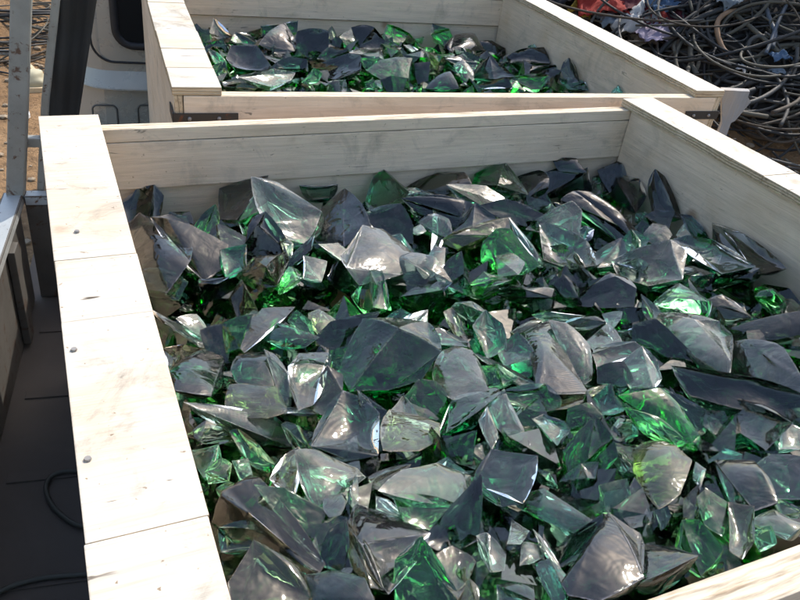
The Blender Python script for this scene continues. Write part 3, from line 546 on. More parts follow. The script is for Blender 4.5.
def fracture(pts, seed, amp=.05, ringk=(.045, .28, .54, .78), k=3):
    """hull of the points whose faces are hollowed or swollen like struck glass; returns a bmesh with an edge mask"""
    R = random.Random(seed)
    bm = bmesh.new(); vs = [bm.verts.new(p) for p in pts]
    res = bmesh.ops.convex_hull(bm, input=vs, use_existing_faces=False)
    dead = [g for g in res['geom_interior'] + res['geom_unused'] if isinstance(g, bmesh.types.BMVert)]
    bmesh.ops.delete(bm, geom=list(set(dead)), context='VERTS')
    bmesh.ops.delete(bm, geom=[v for v in bm.verts if not v.link_faces], context='VERTS')
    bmesh.ops.dissolve_limit(bm, angle_limit=radians(16), verts=bm.verts[:], edges=bm.edges[:])
    bm.normal_update()
    c0 = sum((v.co for v in bm.verts), V()) / max(1, len(bm.verts))
    size = max((v.co - c0).length for v in bm.verts)
    out = bmesh.new(); el = out.verts.layers.float.new('edge'); hl = out.verts.layers.float.new('hackle'); wv = out.verts.layers.float.new('wallner')
    vm = {}; em = {}
    for v in bm.verts:
        n = out.verts.new(v.co); n[el] = 1.0; vm[v.index] = n
    for i, e in enumerate(bm.edges): e.index = i
    for e in bm.edges:
        a, b_ = e.verts; seq = []
        ln = (b_.co - a.co).length
        inw = (c0 - (a.co + b_.co) / 2).normalized()
        bow = R.uniform(-.085, .02) * ln
        for j in range(1, k + 1):
            t = j / (k + 1)
            q = a.co.lerp(b_.co, t) + inw * (bow * 4 * t * (1 - t) + R.uniform(0, .012) * size)
            n = out.verts.new(q); n[el] = R.uniform(.75, 1); seq.append(n)
        em[e.index] = (a.index, seq)
    hard = set()
    for f in bm.faces:
        loop = []
        for lp in f.loops:
            a = lp.vert; ai, seq = em[lp.edge.index]
            loop.append(vm[a.index]); loop += seq if ai == a.index else seq[::-1]
        m = len(loop); C = sum((v.co for v in loop), V()) / m
        off = V((R.uniform(-1, 1), R.uniform(-1, 1), R.uniform(-1, 1))); off -= f.normal * off.dot(f.normal)
        rad = sum((v.co - C).length for v in loop) / m
        C2 = C + off * rad * .4
        d = R.uniform(-amp * 1.6, amp * 1.3) * rad * 2
        hx = f.normal.orthogonal().normalized(); hy = f.normal.cross(hx); imp = loop[R.randrange(m)].co.copy()
        rp, rf, ph = R.uniform(0, .014) * rad, R.uniform(9, 22) / rad, R.uniform(0, 6)
        prev = loop
        def hk(q): w = q - imp; return math.atan2(w.dot(hy), w.dot(hx))
        for s in ringk:
            ring = []
            for v in loop:
                q = v.co.lerp(C2, s)
                q += f.normal * (d * (1 - (1 - s) ** 2) + rp * sin((q - imp).length * rf + ph) * min(1, s * 3))
                n = out.verts.new(q); n[el] = .0; n[hl] = hk(q); n[wv] = (q - imp).length; ring.append(n)
            for i in range(m):
                g = out.faces.new((prev[i], prev[(i + 1) % m], ring[(i + 1) % m], ring[i])); g.smooth = True
            prev = ring
        cv = out.verts.new(C2 + f.normal * d); cv[hl] = hk(cv.co); cv[wv] = (cv.co - imp).length
        for i in range(m): out.faces.new((prev[i], prev[(i + 1) % m], cv)).smooth = True
        for i in range(m): hard.add(frozenset((loop[i], loop[(i + 1) % m])))
    for e in out.edges:
        if frozenset(e.verts) in hard: e.smooth = False
    bm.free(); return out
def finish_chunk(bm, mat, P, clampf):
    for v in bm.verts: v.co = clampf(v.co.copy()) - P
    return link('glass_chunk', bm, mat, None, P)
def inset(q, cl, R):
    k = cl(q.copy())
    if (k - q).length < 1e-6: return q
    return k + (k - q).normalized() * R.uniform(.004, .014)
ORG = {1: (120, 150, 4), 2: (300, 150, 4), 3: (460, 150, 4), 4: (600, 150, 4), 5: (140, 300, 4), 6: (300, 300, 4), 7: (460, 300, 4), 8: (600, 300, 4),
       9: (180, 450, 4), 10: (340, 450, 4), 11: (500, 450, 4), 12: (600, 450, 4), 13: (190, 10, 5), 14: (330, 0, 5), 15: (460, 0, 5)}
GROUP_N, GROUP_R = 'broken glass chunks heaped in the nearer crate', 'broken glass chunks heaped in the farther crate'
placed = []
def chunk_from_outline(px, tone, label, rear, seed):
    if seed == 101: seed = 9107
    R = random.Random(seed)
    f = heap_rear if rear else heap_near; cl = clamp_rear if rear else clamp_near
    cx = sum(p[0] for p in px) / len(px); cy = sum(p[1] for p in px) / len(px)
    area = abs(sum(px[i - 1][0] * px[i][1] - px[i][0] * px[i - 1][1] for i in range(len(px)))) / 2
    P = hit(cx, cy, f, .0)
    dist = (P - CAM).length; size = sqrt(area) * dist / FPX
    P = hit(cx, cy, f, min(.03, .25 * size) + R.uniform(-.006, .010))
    dr = (P - CAM).normalized()
    for _ in range(60):                            # a piece that stands up against a board stands in front of it
        u, v = to_rear(P) if rear else (P.x, P.y)
        if v < (L2 if rear else L) - .03 - .38 * size and u < (W2 if rear else W) - .09 - .30 * size: break
        P = P - dr * .01
    view = (P - CAM).normalized(); tc = -view
    # main fracture face: which part of the sky it mirrors towards the camera
    if tone == 'w': tgt = (SUN + V((R.uniform(-.5, .5), R.uniform(-.3, .5), R.uniform(-.5, .15)))).normalized()
    elif tone in 'so': tgt = V((R.uniform(-.3, .7), 1.0, R.uniform(.25, .8))).normalized()
    elif tone in 'tb': tgt = V((R.uniform(-.6, .6), .8, R.uniform(.5, 1.2))).normalized()
    else: tgt = V((R.uniform(-.6, .4), -.4, 1.0)).normalized()
    n = (tc + tgt).normalized()
    n = (n + V((R.uniform(-1, 1), R.uniform(-1, 1), R.uniform(-1, 1))) * .10).normalized()
    if n.dot(tc) < .45: n = (n + tc * .4).normalized()
    rim = [unplane(x, y, P, n) for x, y in px]
    c = sum(rim, V()) / len(rim)
    rim = [c + (q - c) * (1.06 if rear else 1.20) for q in rim]
    pts = [q + n * R.uniform(-.012, .012) * size for q in rim]
    k = len(rim); kind = R.random()
    if kind > .42 and k > 4:                       # two large faces that meet in a ridge
        i = R.randrange(k); j = (i + R.randint(2, k - 2)) % k
        for t in (i, j): pts[t] = pts[t] + n * R.uniform(.10, .20) * size
        if kind > .78: pts.append(pts[i].lerp(pts[j], R.uniform(.35, .65)) + n * R.uniform(.04, .12) * size)
    push = (view * .6 + V((0, 0, -.5))).normalized(); th = R.uniform(.5, .85) * size
    for q in rim:
        s = R.uniform(.55, .82); pts.append(c + (q - c) * s + push * th * R.uniform(.6, 1.05))
    pts = [inset(q, cl, R) for q in pts]
    bm = fracture(pts, seed, .085)
    o = finish_chunk(bm, GL[tone], c, cl)
    tag(o, label, 'glass chunk', GROUP_R if rear else GROUP_N)
    placed.append((c.copy(), size, label, rear)); return o
seed = 100
for ln in CHUNKS.strip().splitlines():
    head, label = ln.split('|'); tk = head.split(); rg = int(tk[0]); ox, oy, s = ORG[rg]
    px = [(ox + float(a.split(',')[0]) / s, oy + float(a.split(',')[1]) / s) for a in tk[2:]]
    chunk_from_outline(px, tk[1], label.strip(), rg >= 13, seed); seed += 1
# pieces of the band across the middle of the heap and of the gaps between the large ones
def short(lab):
    return lab
def project(p):
    q = ROT.transposed() @ (p - CAM); return 400 + FPX * q.x / -q.z, 300 - FPX * q.y / -q.z
shapes = ['wedge', 'shard', 'slab', 'lump', 'splinter', 'flake']
tones = [('e', 'vivid green'), ('d', 'dark'), ('s', 'slate grey'), ('t', 'teal'), ('g', 'green'), ('e', 'bright green'), ('w', 'pale'), ('b', 'brownish'), ('d', 'blackish')]
used_labels = {l for _, _, l, _ in placed}
def heap_piece(P, size, tone, label, rear, seed):
    R = random.Random(seed); cl = clamp_rear if rear else clamp_near
    e = Matrix.Rotation(R.uniform(0, 6.3), 3, 'Z') @ Matrix.Rotation(R.uniform(-.9, .9), 3, 'X') @ Matrix.Rotation(R.uniform(-.9, .9), 3, 'Y')
    sx, sy, sz = R.uniform(.8, 1.25), R.uniform(.55, .95), R.uniform(.28, .6)
    pts = []
    for _ in range(11):
        v = V((R.gauss(0, 1), R.gauss(0, 1), R.gauss(0, 1))).normalized() * R.uniform(.85, 1.05)
        pts.append(P + e @ V((v.x * sx, v.y * sy, v.z * sz)) * size * .62)
    pts = [inset(q, cl, R) for q in pts]
    bm = fracture(pts, seed, .085)
    o = finish_chunk(bm, GL[tone], P, cl); tag(o, label, 'glass chunk', GROUP_R if rear else GROUP_N); return o
R = random.Random(5); cand = []
def spot_free(P, size, k=.42):
    x, y = project(P); sp = size * FPX / (P - CAM).length
    for c, s, _, _ in placed:
        a, b_ = project(c); d = s * FPX / (c - CAM).length
        if math.hypot(a - x, b_ - y) < k * (d + sp): return False
    return True
NFILL = 0
def fill(n, rear, band=None, smin=.05, smax=.085, tries=4000, lift=0.0):
    global NFILL, seed
    got = 0
    for _ in range(tries):
        if got >= n: break
        if band: px, py = R.uniform(*band[0]), R.uniform(*band[1])
        elif rear: px, py = R.uniform(205, 600), R.uniform(28, 88)
        else: px, py = R.uniform(135, 800), R.uniform(170, 600)
        P = hit(px, py, heap_rear if rear else heap_near, lift)
        if rear:
            u, v = to_rear(P)
            if not (.13 < u < W2 - .13 and .06 < v < L2 - .06): continue
        elif not (.12 < P.x < W - .12 and .08 < P.y < L - .06): continue
        size = R.uniform(smin, smax)
        if not spot_free(P, size, .33 if band else .42): continue
        tone, tw = R.choice(tones); shp = R.choice(shapes); x, y = project(P)
        near = sorted(placed, key=lambda q: (q[0] - P).length)
        for c, s, l, rr in near[:12]:
            if rr != rear or l.startswith('#'): continue
            a, b_ = project(c); dx, dy = x - a, y - b_
            w = ('right of' if dx > 0 else 'left of') if abs(dx) > abs(dy) else ('in front of' if dy > 0 else 'behind')
            anchor = ' '.join(l.split()[:8])
            for cut in (' the ', ' with ', ' of ', ' left of ', ' right of ', ' against ', ' below ', ' under ', ' above ', ' behind ', ' in ', ' near ', ' between ', ' at ', ' beside ', ' pointing ', ' on ', ' standing ', ' lying ', ' sloping ', ' cut ', ' leaning ', ' slanting ', ' running ', ' tucked ', ' touching ', ' hugging ', ' resting '):
                i = l.find(cut)
                if i > 12 and len(l[:i].split()) >= 3: anchor = min(anchor, l[:i], key=len)
            lab = f'{tw} glass {shp} {w} the {anchor}'
            if len(lab.split()) <= 16 and lab not in used_labels: break
        else: continue
        used_labels.add(lab); placed.append((P, size, '#' + lab, rear))
        heap_piece(P, size, tone, lab, rear, seed); seed += 1; got += 1
    NFILL += got
fill(30, False, ((140, 800), (262, 315)), .075, .11, lift=.004)
fill(30, False, None, .04, .07, lift=-.012)
fill(18, True, None, .04, .08, lift=-.01)
# the small broken stuff under and between the chunks, past counting
def chips(name, label, n, rear, seed, lo, hi):
    R = random.Random(seed); bm = bmesh.new(); k = 0
    while k < n:
        if rear:
            u, v = R.uniform(.12, W2 - .12), R.uniform(.07, L2 - .06); q = from_rear(u, v, 0); x, y = q.x, q.y; h = heap_rear(x, y)
        else:
            x, y = (R.uniform(.12, W - .12), R.uniform(.08, L - .06)) if k % 4 else (R.uniform(.2, 1.0), R.uniform(.06, .30)); h = heap_near(x, y)
        s = R.uniform(lo, hi); P = V((x, y, h - (R.uniform(.015, .08) if rear else R.uniform(.03, .09))))
        pts = [P + V((R.gauss(0, 1), R.gauss(0, 1), R.gauss(0, 1))).normalized() * s * R.uniform(.5, 1) for _ in range(9)]
        vs = [bm.verts.new(p) for p in pts]
        r = bmesh.ops.convex_hull(bm, input=vs)
        dead = [g for g in r['geom_interior'] + r['geom_unused'] if isinstance(g, bmesh.types.BMVert)]
        bmesh.ops.delete(bm, geom=list(set(dead)), context='VERTS'); k += 1
    for v in bm.verts: v.co = (clamp_rear if rear else clamp_near)(v.co.copy())
    for f in bm.faces: f.material_index = R.choice((0, 0, 0, 1, 1, 2, 2))
    return tag(link(name, bm, [GL['r'], GL['g'], GL['e']]), label, 'broken glass', None, 'stuff')
chips('glass_rubble', 'small broken dark green glass filling the nearer crate under the large chunks', 1350, False, 3, .04, .072)
chips('glass_rubble', 'small broken dark green glass filling the farther crate under the large chunks', 620, True, 4, .045, .08)
# ------------------------------------------------------------------ the flatbed truck under the crates
T_YAW = -.154
TO = V((-.145, 1.05, 0)); TU = V((cos(T_YAW), sin(T_YAW), 0)); TV = V((-sin(T_YAW), cos(T_YAW), 0))
def tl(p): d = p - TO; return V((d.dot(TU), d.dot(TV), d.z))          # world -> truck space
def tpx(px, py, v): P = TO + TV * v; return tl(unplane(px, py, P, TV))      # pixel -> point of the plane v = const, truck space
BED = paint('worn_bed_steel', (.085, .073, .064), .85, .1, 0, dirt=.3, scale=4)
GREY = paint('grey_truck_paint', (.30, .31, .30), .45, .1, .25, (.13, .06, .03), .35, 9)
DARKG = paint('shaded_grey_paint', (.10, .093, .083), .6, .1, .4, (.07, .04, .025), .5, 9)  # truck grey darkened to hold the shade beside the crate
RAILC = paint('pale_worn_paint', (.42, .44, .44), .4, .2, .12, (.13, .06, .03), .3, 9)
CABC = paint('beige_cab_paint', (.41, .39, .34), .28, .25, 0, dirt=.18, scale=3)
RUB = paint('black_rubber', (.018, .018, .02), .55, 0, 0, dirt=.4)
SHEET = paint('black_sheet', (.020, .020, .019), .8, 0, 0, dirt=.5, scale=3)
def glasspane():
    m, nt, out = newmat('dark_window'); b = N(nt)
    bs = b.principled((.012, .013, .014), .06, spec=.6); nt.links.new(bs, out.inputs[0]); return m
WIN = glasspane()
TRUCK = tag(empty('flatbed_truck', TO, T_YAW), 'beige and grey flatbed truck carrying both wooden crates on its bed', 'truck')
def tbox(name, a, b, mat, bev=.003, parent=None):
    a, b = V(a), V(b); c = (a + b) / 2; bm = bmesh.new(); add_box(bm, a - c, b - c, bev)
    par = parent or TRUCK
    return link(name, bm, mat, par, c - (par.location if par is not TRUCK else V()))
BW = 1.98
bm = bmesh.new(); add_box(bm, (-.04, -1.9, -.66), (BW, 1.70, -.6035), .002)
for k in range(10): add_box(bm, (.02, -1.8 + k * .24, -.6045), (BW - .02, -1.775 + k * .24, -.6), .001)
link('bed_floor', bm, BED, TRUCK)
def side(x0, x1, name='side_board'):
    bm = bmesh.new()
    add_box(bm, (x0 + .006, -1.9, -.60), (x1 - .006, .505, -.345), .002)
    add_box(bm, (x0 - .004, -1.9, -.343), (x1 + .004, .53, -.318), .004, 1)
    for k in range(5): add_box(bm, (x1 - .004, -1.7 + k * .5, -.59), (x1 + .012, -1.65 + k * .5, -.35), .002)
    return link(name, bm, [DARKG, RAILC], TRUCK)
side(-.036, 0.0); side(BW - .036, BW)
bm = bmesh.new(); add_box(bm, (.006, .512, -.60), (.31, .535, -.345), .002); add_box(bm, (.006, .507, -.343), (.31, .540, -.318), .003, 1)
link('front_board', bm, [DARKG, RAILC], TRUCK)
tbox('side_rail', (-.03, -1.9, -.80), (BW - .0, 1.7, -.665), GREY)
# upright posts of the rack, the cross rail between them and a plain dark sheet beside the second post
PV = .528
def post(pts, w, name, mat):
    bm = bmesh.new(); hw = w / 2; prof = [(-hw, -hw * .8), (hw, -hw * .8), (hw, hw * .8), (-hw, hw * .8)]
    rings = [[bm.verts.new((p.x + a, p.y + b_, p.z)) for a, b_ in prof] for p in pts]
    for A, B in zip(rings[:-1], rings[1:]):
        for i in range(4): bm.faces.new((A[i], A[(i + 1) % 4], B[(i + 1) % 4], B[i]))
    bm.faces.new(rings[0][::-1]); bm.faces.new(rings[-1])
    bmesh.ops.bevel(bm, geom=bm.edges[:], offset=.003, segments=1, affect='EDGES')
    return link(name, bm, mat, TRUCK)
a, b_ = tpx(16, 196, PV), tpx(21.5, 0, PV); d = b_ - a
RUSTY = paint('rust_spotted_grey_paint', (.27, .27, .245), .55, .1, .28, (.10, .055, .035), .4, 14)
post([a - d * .02, a + d * .5, a + d * 1.0, a + d * 1.6], .039, 'rack_post', RUSTY)
SV = .555
a2, b2 = tpx(41, 190, SV), tpx(56, 0, SV); m2 = tpx(45.5, 100, SV); d2 = b2 - m2
post([a2, m2, b2, b2 + d2 * 1.1], .017, 'rack_post', RUSTY)
c1, c2 = tpx(16, 141, SV), tpx(43, 141, SV)
bm = bmesh.new(); add_box(bm, (c1.x, SV - .012, c1.z - .011), (c2.x, SV + .012, c1.z + .011), .003); link('rack_rail', bm, RUSTY, TRUCK)
bm = bmesh.new(); NS = 14; rows = []
for j in range(NS + 1):
    t = j / NS; py = 185 - t * 185; row = []
    l, r_ = tpx(45.5 + 11 * max(0, 1 - py / 100) if py < 100 else 45.5 - (py - 100) * .04, py, SV + .012), tpx(97 - py * .155, py, SV + .012)
    for i in range(9):
        s = i / 8; q = l.lerp(r_, s); row.append((q.x, q.y + .012 * sin(s * 9 + t * 3) + .004 * sin(t * 17), q.z))
    rows.append(row)
ex = []
for k in (1, 2, 3, 4, 5): ex.append([(x + (x - x0) * 1.0 * k / 1, y, z + (z - z0) * k) for (x, y, z), (x0, y0, z0) in zip(rows[-1], rows[-3])])
rows += ex[:4]
fr = [[bm.verts.new(p) for p in r_] for r_ in rows]; bk = [[bm.verts.new((p[0], p[1] + .006, p[2])) for p in r_] for r_ in rows]
H = len(rows)
for j in range(H - 1):
    for i in range(8):
        bm.faces.new((fr[j][i], fr[j][i + 1], fr[j + 1][i + 1], fr[j + 1][i])); bm.faces.new((bk[j][i], bk[j + 1][i], bk[j + 1][i + 1], bk[j][i + 1]))
    bm.faces.new((fr[j][0], fr[j + 1][0], bk[j + 1][0], bk[j][0])); bm.faces.new((fr[j][8], bk[j][8], bk[j + 1][8], fr[j + 1][8]))
for i in range(8):
    bm.faces.new((fr[0][i], bk[0][i], bk[0][i + 1], fr[0][i + 1])); bm.faces.new((fr[-1][i], fr[-1][i + 1], bk[-1][i + 1], bk[-1][i]))
link('dark_sheet', bm, SHEET, TRUCK, smooth=True)
# cab
CV = tl(V((.30, 2.70, 0))).y
def cp(px, py, off=0.0): q = tpx(px, py, CV); return V((q.x, CV - off, q.z))
left = tpx(68, 60, CV).x; ztop = .34; ridge_t, ridge_b = cp(110, 76).z, cp(110, 90).z
bm = bmesh.new(); prof = [(.0, -.95), (.0, ridge_b), (-.035, ridge_b + .012), (-.012, ridge_t - .004), (.0, ridge_t + .02), (.02, ztop - .06), (.08, ztop), (1.25, ztop), (1.25, -.95)]
for sx in (left, left + 1.62): pass
NX = 44; rings = []
for i in range(NX + 1):
    s = i / NX; x = left + 1.62 * s
    edge = min(s, 1 - s); pull = .10 * max(0, 1 - edge / .09) ** 2
    rings.append([bm.verts.new((x, CV + max(y, 0) * 1.0 + (y if y < 0 else 0) + (pull if y < 1 else 0), z - (.05 * max(0, 1 - edge / .09) ** 2 if z > ztop - .03 else 0))) for y, z in prof])
for A, B in zip(rings[:-1], rings[1:]):
    for i in range(len(prof)): bm.faces.new((A[i], A[(i + 1) % len(prof)], B[(i + 1) % len(prof)], B[i]))
bm.faces.new(rings[0]); bm.faces.new(rings[-1][::-1]); bmesh.ops.recalc_face_normals(bm, faces=bm.faces[:])
bmesh.ops.bevel(bm, geom=[e for e in bm.edges if e.calc_face_angle(0) > .45], offset=.004, segments=2, affect='EDGES')
for f in bm.faces: f.smooth = True
for e in bm.edges: e.smooth = e.calc_face_angle(0) < .3
CAB = link('cab', bm, CABC, TRUCK)
def rrect(x0, x1, z0, z1, r, y, n=8):
    P = []
    for cx, cz, a0 in ((x1 - r, z1 - r, 0), (x0 + r, z1 - r, pi / 2), (x0 + r, z0 + r, pi), (x1 - r, z0 + r, 3 * pi / 2)):
        for k in range(n + 1): t = a0 + pi / 2 * k / n; P.append(V((cx + r * cos(t), y, cz + r * sin(t))))
    return P
wl, wb = cp(117, 30).x, cp(130, 44).z; wr, wt = left + 1.62 - (wl - left), ztop - .10
Pw = rrect(wl, wr, wb, wt, .055, CV - .006)
bm = bmesh.new(); f = bm.faces.new([bm.verts.new(p) for p in Pw])
ext = bmesh.ops.extrude_face_region(bm, geom=[f]); bmesh.ops.translate(bm, verts=[v for v in ext['geom'] if isinstance(v, bmesh.types.BMVert)], vec=(0, .004, 0))
bmesh.ops.recalc_face_normals(bm, faces=bm.faces[:])
WN = link('window', bm, WIN, CAB)
bm = bmesh.new(); add_tube(bm, rrect(wl - .006, wr + .006, wb - .006, wt + .006, .06, CV - .006), .0135, 10, True); link('window_seal', bm, RUB, WN)
gl, gb = cp(89.5, 30).x, cp(125, 62.5).z
bm = bmesh.new(); add_tube(bm, rrect(gl, left + 1.62 - (gl - left), gb, ztop - .045, .075, CV - .001), .0042, 6, True); link('weather_strip', bm, RUB, CAB)
for x0, x1 in ((92, 116.5), (137.5, 162), (183, 207)):
    q0, q1 = cp(x0, 105), cp(x1, 105)
    bm = bmesh.new(); add_tube(bm, rrect(q0.x, q1.x, q0.z - .17, q0.z, .018, CV - .0005), .0035, 6, True); link('panel_emboss', bm, paint('dark_groove_paint', (.10, .095, .085), .5), CAB)
# hoses lying on the bed
HOSE = paint('dull_hose_rubber', (.045, .048, .04), .6, dirt=.4)
def hose(px, label, r):
    P = spline([unz(x, y, -.60 + r) for x, y in px], 8); bm = bmesh.new(); add_tube(bm, P, r, 10)
    return tag(link('hose', bm, HOSE), label, 'hose')
hose([(96, 528), (75, 524), (58, 512), (48, 498), (46, 486), (52, 476), (68, 471), (90, 474), (110, 482)], 'dark hose curled in a loop on the truck bed beside the near crate', .0045)
hose([(-40, 612), (-10, 597), (12, 586), (38, 579), (62, 576), (95, 574), (120, 574)], 'dark hose stretched over the truck bed below the curled one', .0045)

# ------------------------------------------------------------------ ground
GZ = -1.30
def mound(x, y):
    s = .77 * x + .63 * y; a = sm(.7, 2.2, x)
    h = GZ + a * (1.15 * sm(3.5, 5.2, s) + .45 * sm(5.0, 8.5, s))
    h += a * sm(3.2, 4.6, s) * (.13 * noise.noise(V((x * .8, y * .8, 3))) + .05 * noise.noise(V((x * 2.6, y * 2.6, 7))))
    h += .30 * sm(4.4, 7.0, y) * (1 - sm(-.6, 1.4, x)) * (1 + .4 * noise.noise(V((x, y, 1))))
    return h + .025 * noise.noise(V((x * 1.7, y * 1.7, 0)))
SOIL = soil('brown_soil')
def grid(x0, x1, y0, y1, n, f):
    bm = bmesh.new(); g = [[bm.verts.new((x0 + (x1 - x0) * i / n, y0 + (y1 - y0) * j / n, 0)) for i in range(n + 1)] for j in range(n + 1)]
    for r_ in g:
        for v in r_: v.co.z = f(v.co.x, v.co.y)
    for j in range(n):
        for i in range(n): bm.faces.new((g[j][i], g[j][i + 1], g[j + 1][i + 1], g[j + 1][i])).smooth = True
    return bm
bm = grid(-8, 14, -6, 16, 200, lambda x, y: mound(x, y))
link('ground', bm, SOIL)['kind'] = 'structure'
bm = bmesh.new(); n = 16
ring0 = [(-8, -6), (14, -6), (14, 16), (-8, 16)]; ring1 = [(-220, -220), (220, -220), (220, 220), (-220, 220)]
v0 = [bm.verts.new((x, y, GZ - .05)) for x, y in ring0]; v1 = [bm.verts.new((x, y, GZ - .05)) for x, y in ring1]
for i in range(4): bm.faces.new((v0[i], v1[i], v1[(i + 1) % 4], v0[(i + 1) % 4]))
bmesh.ops.recalc_face_normals(bm, faces=bm.faces[:])
link('ground', bm, SOIL)['kind'] = 'structure'

# ------------------------------------------------------------------ scrap heap of cables on the right
CB = {'black': paint('black_cable_rubber', (.020, .020, .020), .65, dirt=.5, scale=14), 'grey': paint('grey_cable_rubber', (.062, .059, .054), .65, dirt=.5, scale=14),
      'olive': paint('dusty_olive_cable', (.085, .077, .058), .75, dirt=.5, scale=14), 'brown': paint('dusty_brown_cable', (.062, .048, .035), .8, dirt=.5, scale=14),
      'orange': paint('faded_orange_cable', (.24, .14, .075), .6, dirt=.5, scale=14), 'blue': paint('slate_blue_cable', (.06, .075, .095), .5, dirt=.5, scale=14)}
GC = 'scrap cables tangled in the heap beyond the crates'
def cable(px, colr, label, r=.020, lift=.05, org=(600, 0, 4), n=7):
    P = []
    for i, (u, w) in enumerate(px):
        q = hit(org[0] + u / org[2], org[1] + w / org[2], mound, lift + .02 * sin(i * 1.1 + len(px))); P.append(q)
    bm = bmesh.new(); add_tube(bm, spline(P, n), r * .66, 8)
    c = P[len(P) // 2]
    for v in bm.verts: v.co -= c
    return tag(link('scrap_cable', bm, CB[colr], None, c), label, 'cable', GC)
HC = [
 ([(545, 42), (505, 52), (472, 85), (470, 135), (490, 190), (515, 220)], 'orange', 'faded orange cable bent into a hook in the middle of the scrap heap', .022, .16),
 ([(525, 45), (580, 90), (650, 150), (720, 215)], 'olive', 'olive cable slanting down right from the orange hook shaped cable', .02, .14),
 ([(830, 150), (700, 150), (625, 148), (592, 180), (600, 222), (650, 262)], 'grey', 'grey cable bent into a C right of the orange hook shaped cable', .02, .12),
 ([(830, 178), (720, 184), (655, 208), (628, 250), (640, 300)], 'olive', 'dusty cable arching just inside the C shaped grey cable', .02, .10),
 ([(840, 318), (700, 312), (600, 332), (500, 365)], 'grey', 'upper of two long grey cables arching above the broken grey plank', .024, .12),
 ([(840, 336), (700, 328), (615, 362), (572, 430), (582, 510)], 'black', 'lower of two long cables arching down right of the broken grey plank', .024, .10),
 ([(640, -30), (680, 80), (700, 130), (690, 190)], 'blue', 'slate blue cable hanging steeply in the upper right of the scrap heap', .02, .16),
 ([(750, 10), (712, 90), (682, 170), (662, 215)], 'blue', 'slate blue cable crossing the steep one in the upper right of the heap', .016, .18),
 ([(215, 235), (330, 112), (420, 62), (540, 20), (680, -14)], 'black', 'long black cable sweeping up from behind the far crate to the top edge', .024, .16),
 ([(230, 205), (300, 172), (400, 92), (500, 58), (640, 30)], 'grey', 'grey cable sweeping parallel to the long black one', .02, .12),
 ([(270, 150), (300, 108), (332, 88), (400, 42), (480, 8)], 'black', 'black cable looping over the lavender sack', .018, .16),
 ([(385, 105), (362, 190), (368, 262), (388, 300)], 'olive', 'olive cable hanging straight down behind the far crate\'s right board', .024, .12),
 ([(420, 125), (402, 200), (392, 262), (372, 295)], 'olive', 'olive cable crossing in a narrow X with the straight hanging one', .018, .10),
 ([(430, 242), (560, 232), (620, 252), (670, 305)], 'brown', 'dusty brown cable lying flat in the middle of the scrap heap', .02, .08),
 ([(600, 440), (650, 452), (720, 462), (830, 480)], 'brown', 'brown cable lying low near the foot of the heap at the right edge', .018, .04),
 ([(490, 470), (560, 512), (640, 552), (830, 565)], 'brown', 'lowest brown cable along the foot of the heap behind the near crate', .02, .03),
 ([(790, 190), (782, 270), (758, 325)], 'grey', 'short grey cable hanging at the right edge of the scrap heap', .016, .16),
 ([(290, 36), (360, 56), (430, 30), (490, 0)], 'black', 'black cable drooping between the blue rag and the top edge', .018, .12),
 ([(550, 432), (620, 410), (700, 400), (830, 412)], 'grey', 'grey cable lying across the dark hollow at the right of the heap', .018, .06),
 ([(610, 55), (700, 110), (830, 175)], 'black', 'black cable slanting down to the right edge below the top of the heap', .02, .10),
 ([(345, 110), (322, 170), (300, 212), (255, 250)], 'brown', 'brown cable curving down behind the far crate beside the lavender sack', .02, .10),
 ([(455, 345), (520, 290), (600, 270), (710, 292)], 'grey', 'grey cable humped above the broken grey plank', .018, .07),
 ([(480, 322), (560, 300), (640, 302), (760, 312), (830, 304)], 'black', 'black cable lying level above the two long arching ones', .018, .08),
]
for h_ in HC: cable(*h_)
R = random.Random(21)
protos = []
NAMES = {'black': 'black', 'grey': 'grey', 'olive': 'dusty olive', 'brown': 'dusty brown'}
def loop_bm(R, r):
    a0, a1 = R.uniform(0, 6.3), R.uniform(1.6, 5.6); rad = R.uniform(.35, 1.0); el = R.uniform(.35, .8); P = []; w1, w2, p1 = R.uniform(-.12, .12), R.uniform(.02, .10), R.uniform(0, 6)
    for k in range(14):
        t = a0 + a1 * k / 13; rr = rad * (1 + w1 * (k / 13 - .5) * 2 + .05 * sin(t * 1.7 + p1)); P.append(V((cos(t) * rr, sin(t) * rr * el, w2 * sin(t * 1.3 + p1))))
    bm = bmesh.new(); add_tube(bm, spline(P, 4), r, 7); return bm
for i in range(30):
    kind = ['black', 'olive', 'brown', 'olive', 'black', 'grey'][i % 6]
    o = link('scrap_cable', loop_bm(R, R.uniform(.0075, .013)), CB[kind]); protos.append((o, kind))
used = set()
def place_loop(i, px, py, lift, lab_tail):
    src, kind = protos[i % len(protos)]
    if src.name in used: o = src.copy(); col.objects.link(o)
    else: o = src; used.add(src.name)
    P = hit(px, py, mound, lift)
    o.location = P; lean = R.uniform(.15, 1.2) if px > 200 else R.uniform(0, .3)
    o.rotation_euler = (Matrix.Rotation(lean, 3, V((.63, -.77, 0))) @ Matrix.Rotation(R.uniform(0, 6.3), 3, 'Z')).to_euler(); s = R.uniform(.5, 1.0); o.scale = (s, s, s)
    tag(o, f'dark or dusty cable loop tangled {lab_tail}', 'cable', GC + ', ' + lab_tail)
for i in range(205):
    while True:
        px, py = R.uniform(630, 815), R.uniform(-15, 150)
        if py < 95 + (px - 700) * .62 and py < (px - 560) * .62 - 12: break
    place_loop(i, px, py, R.uniform(-.03, .10), 'into the scrap heap right of the crates')
for i in range(34):
    place_loop(i, R.uniform(-6, 50), R.uniform(-15, 62), R.uniform(-.02, .05), 'on the ground beyond the rack posts at left')
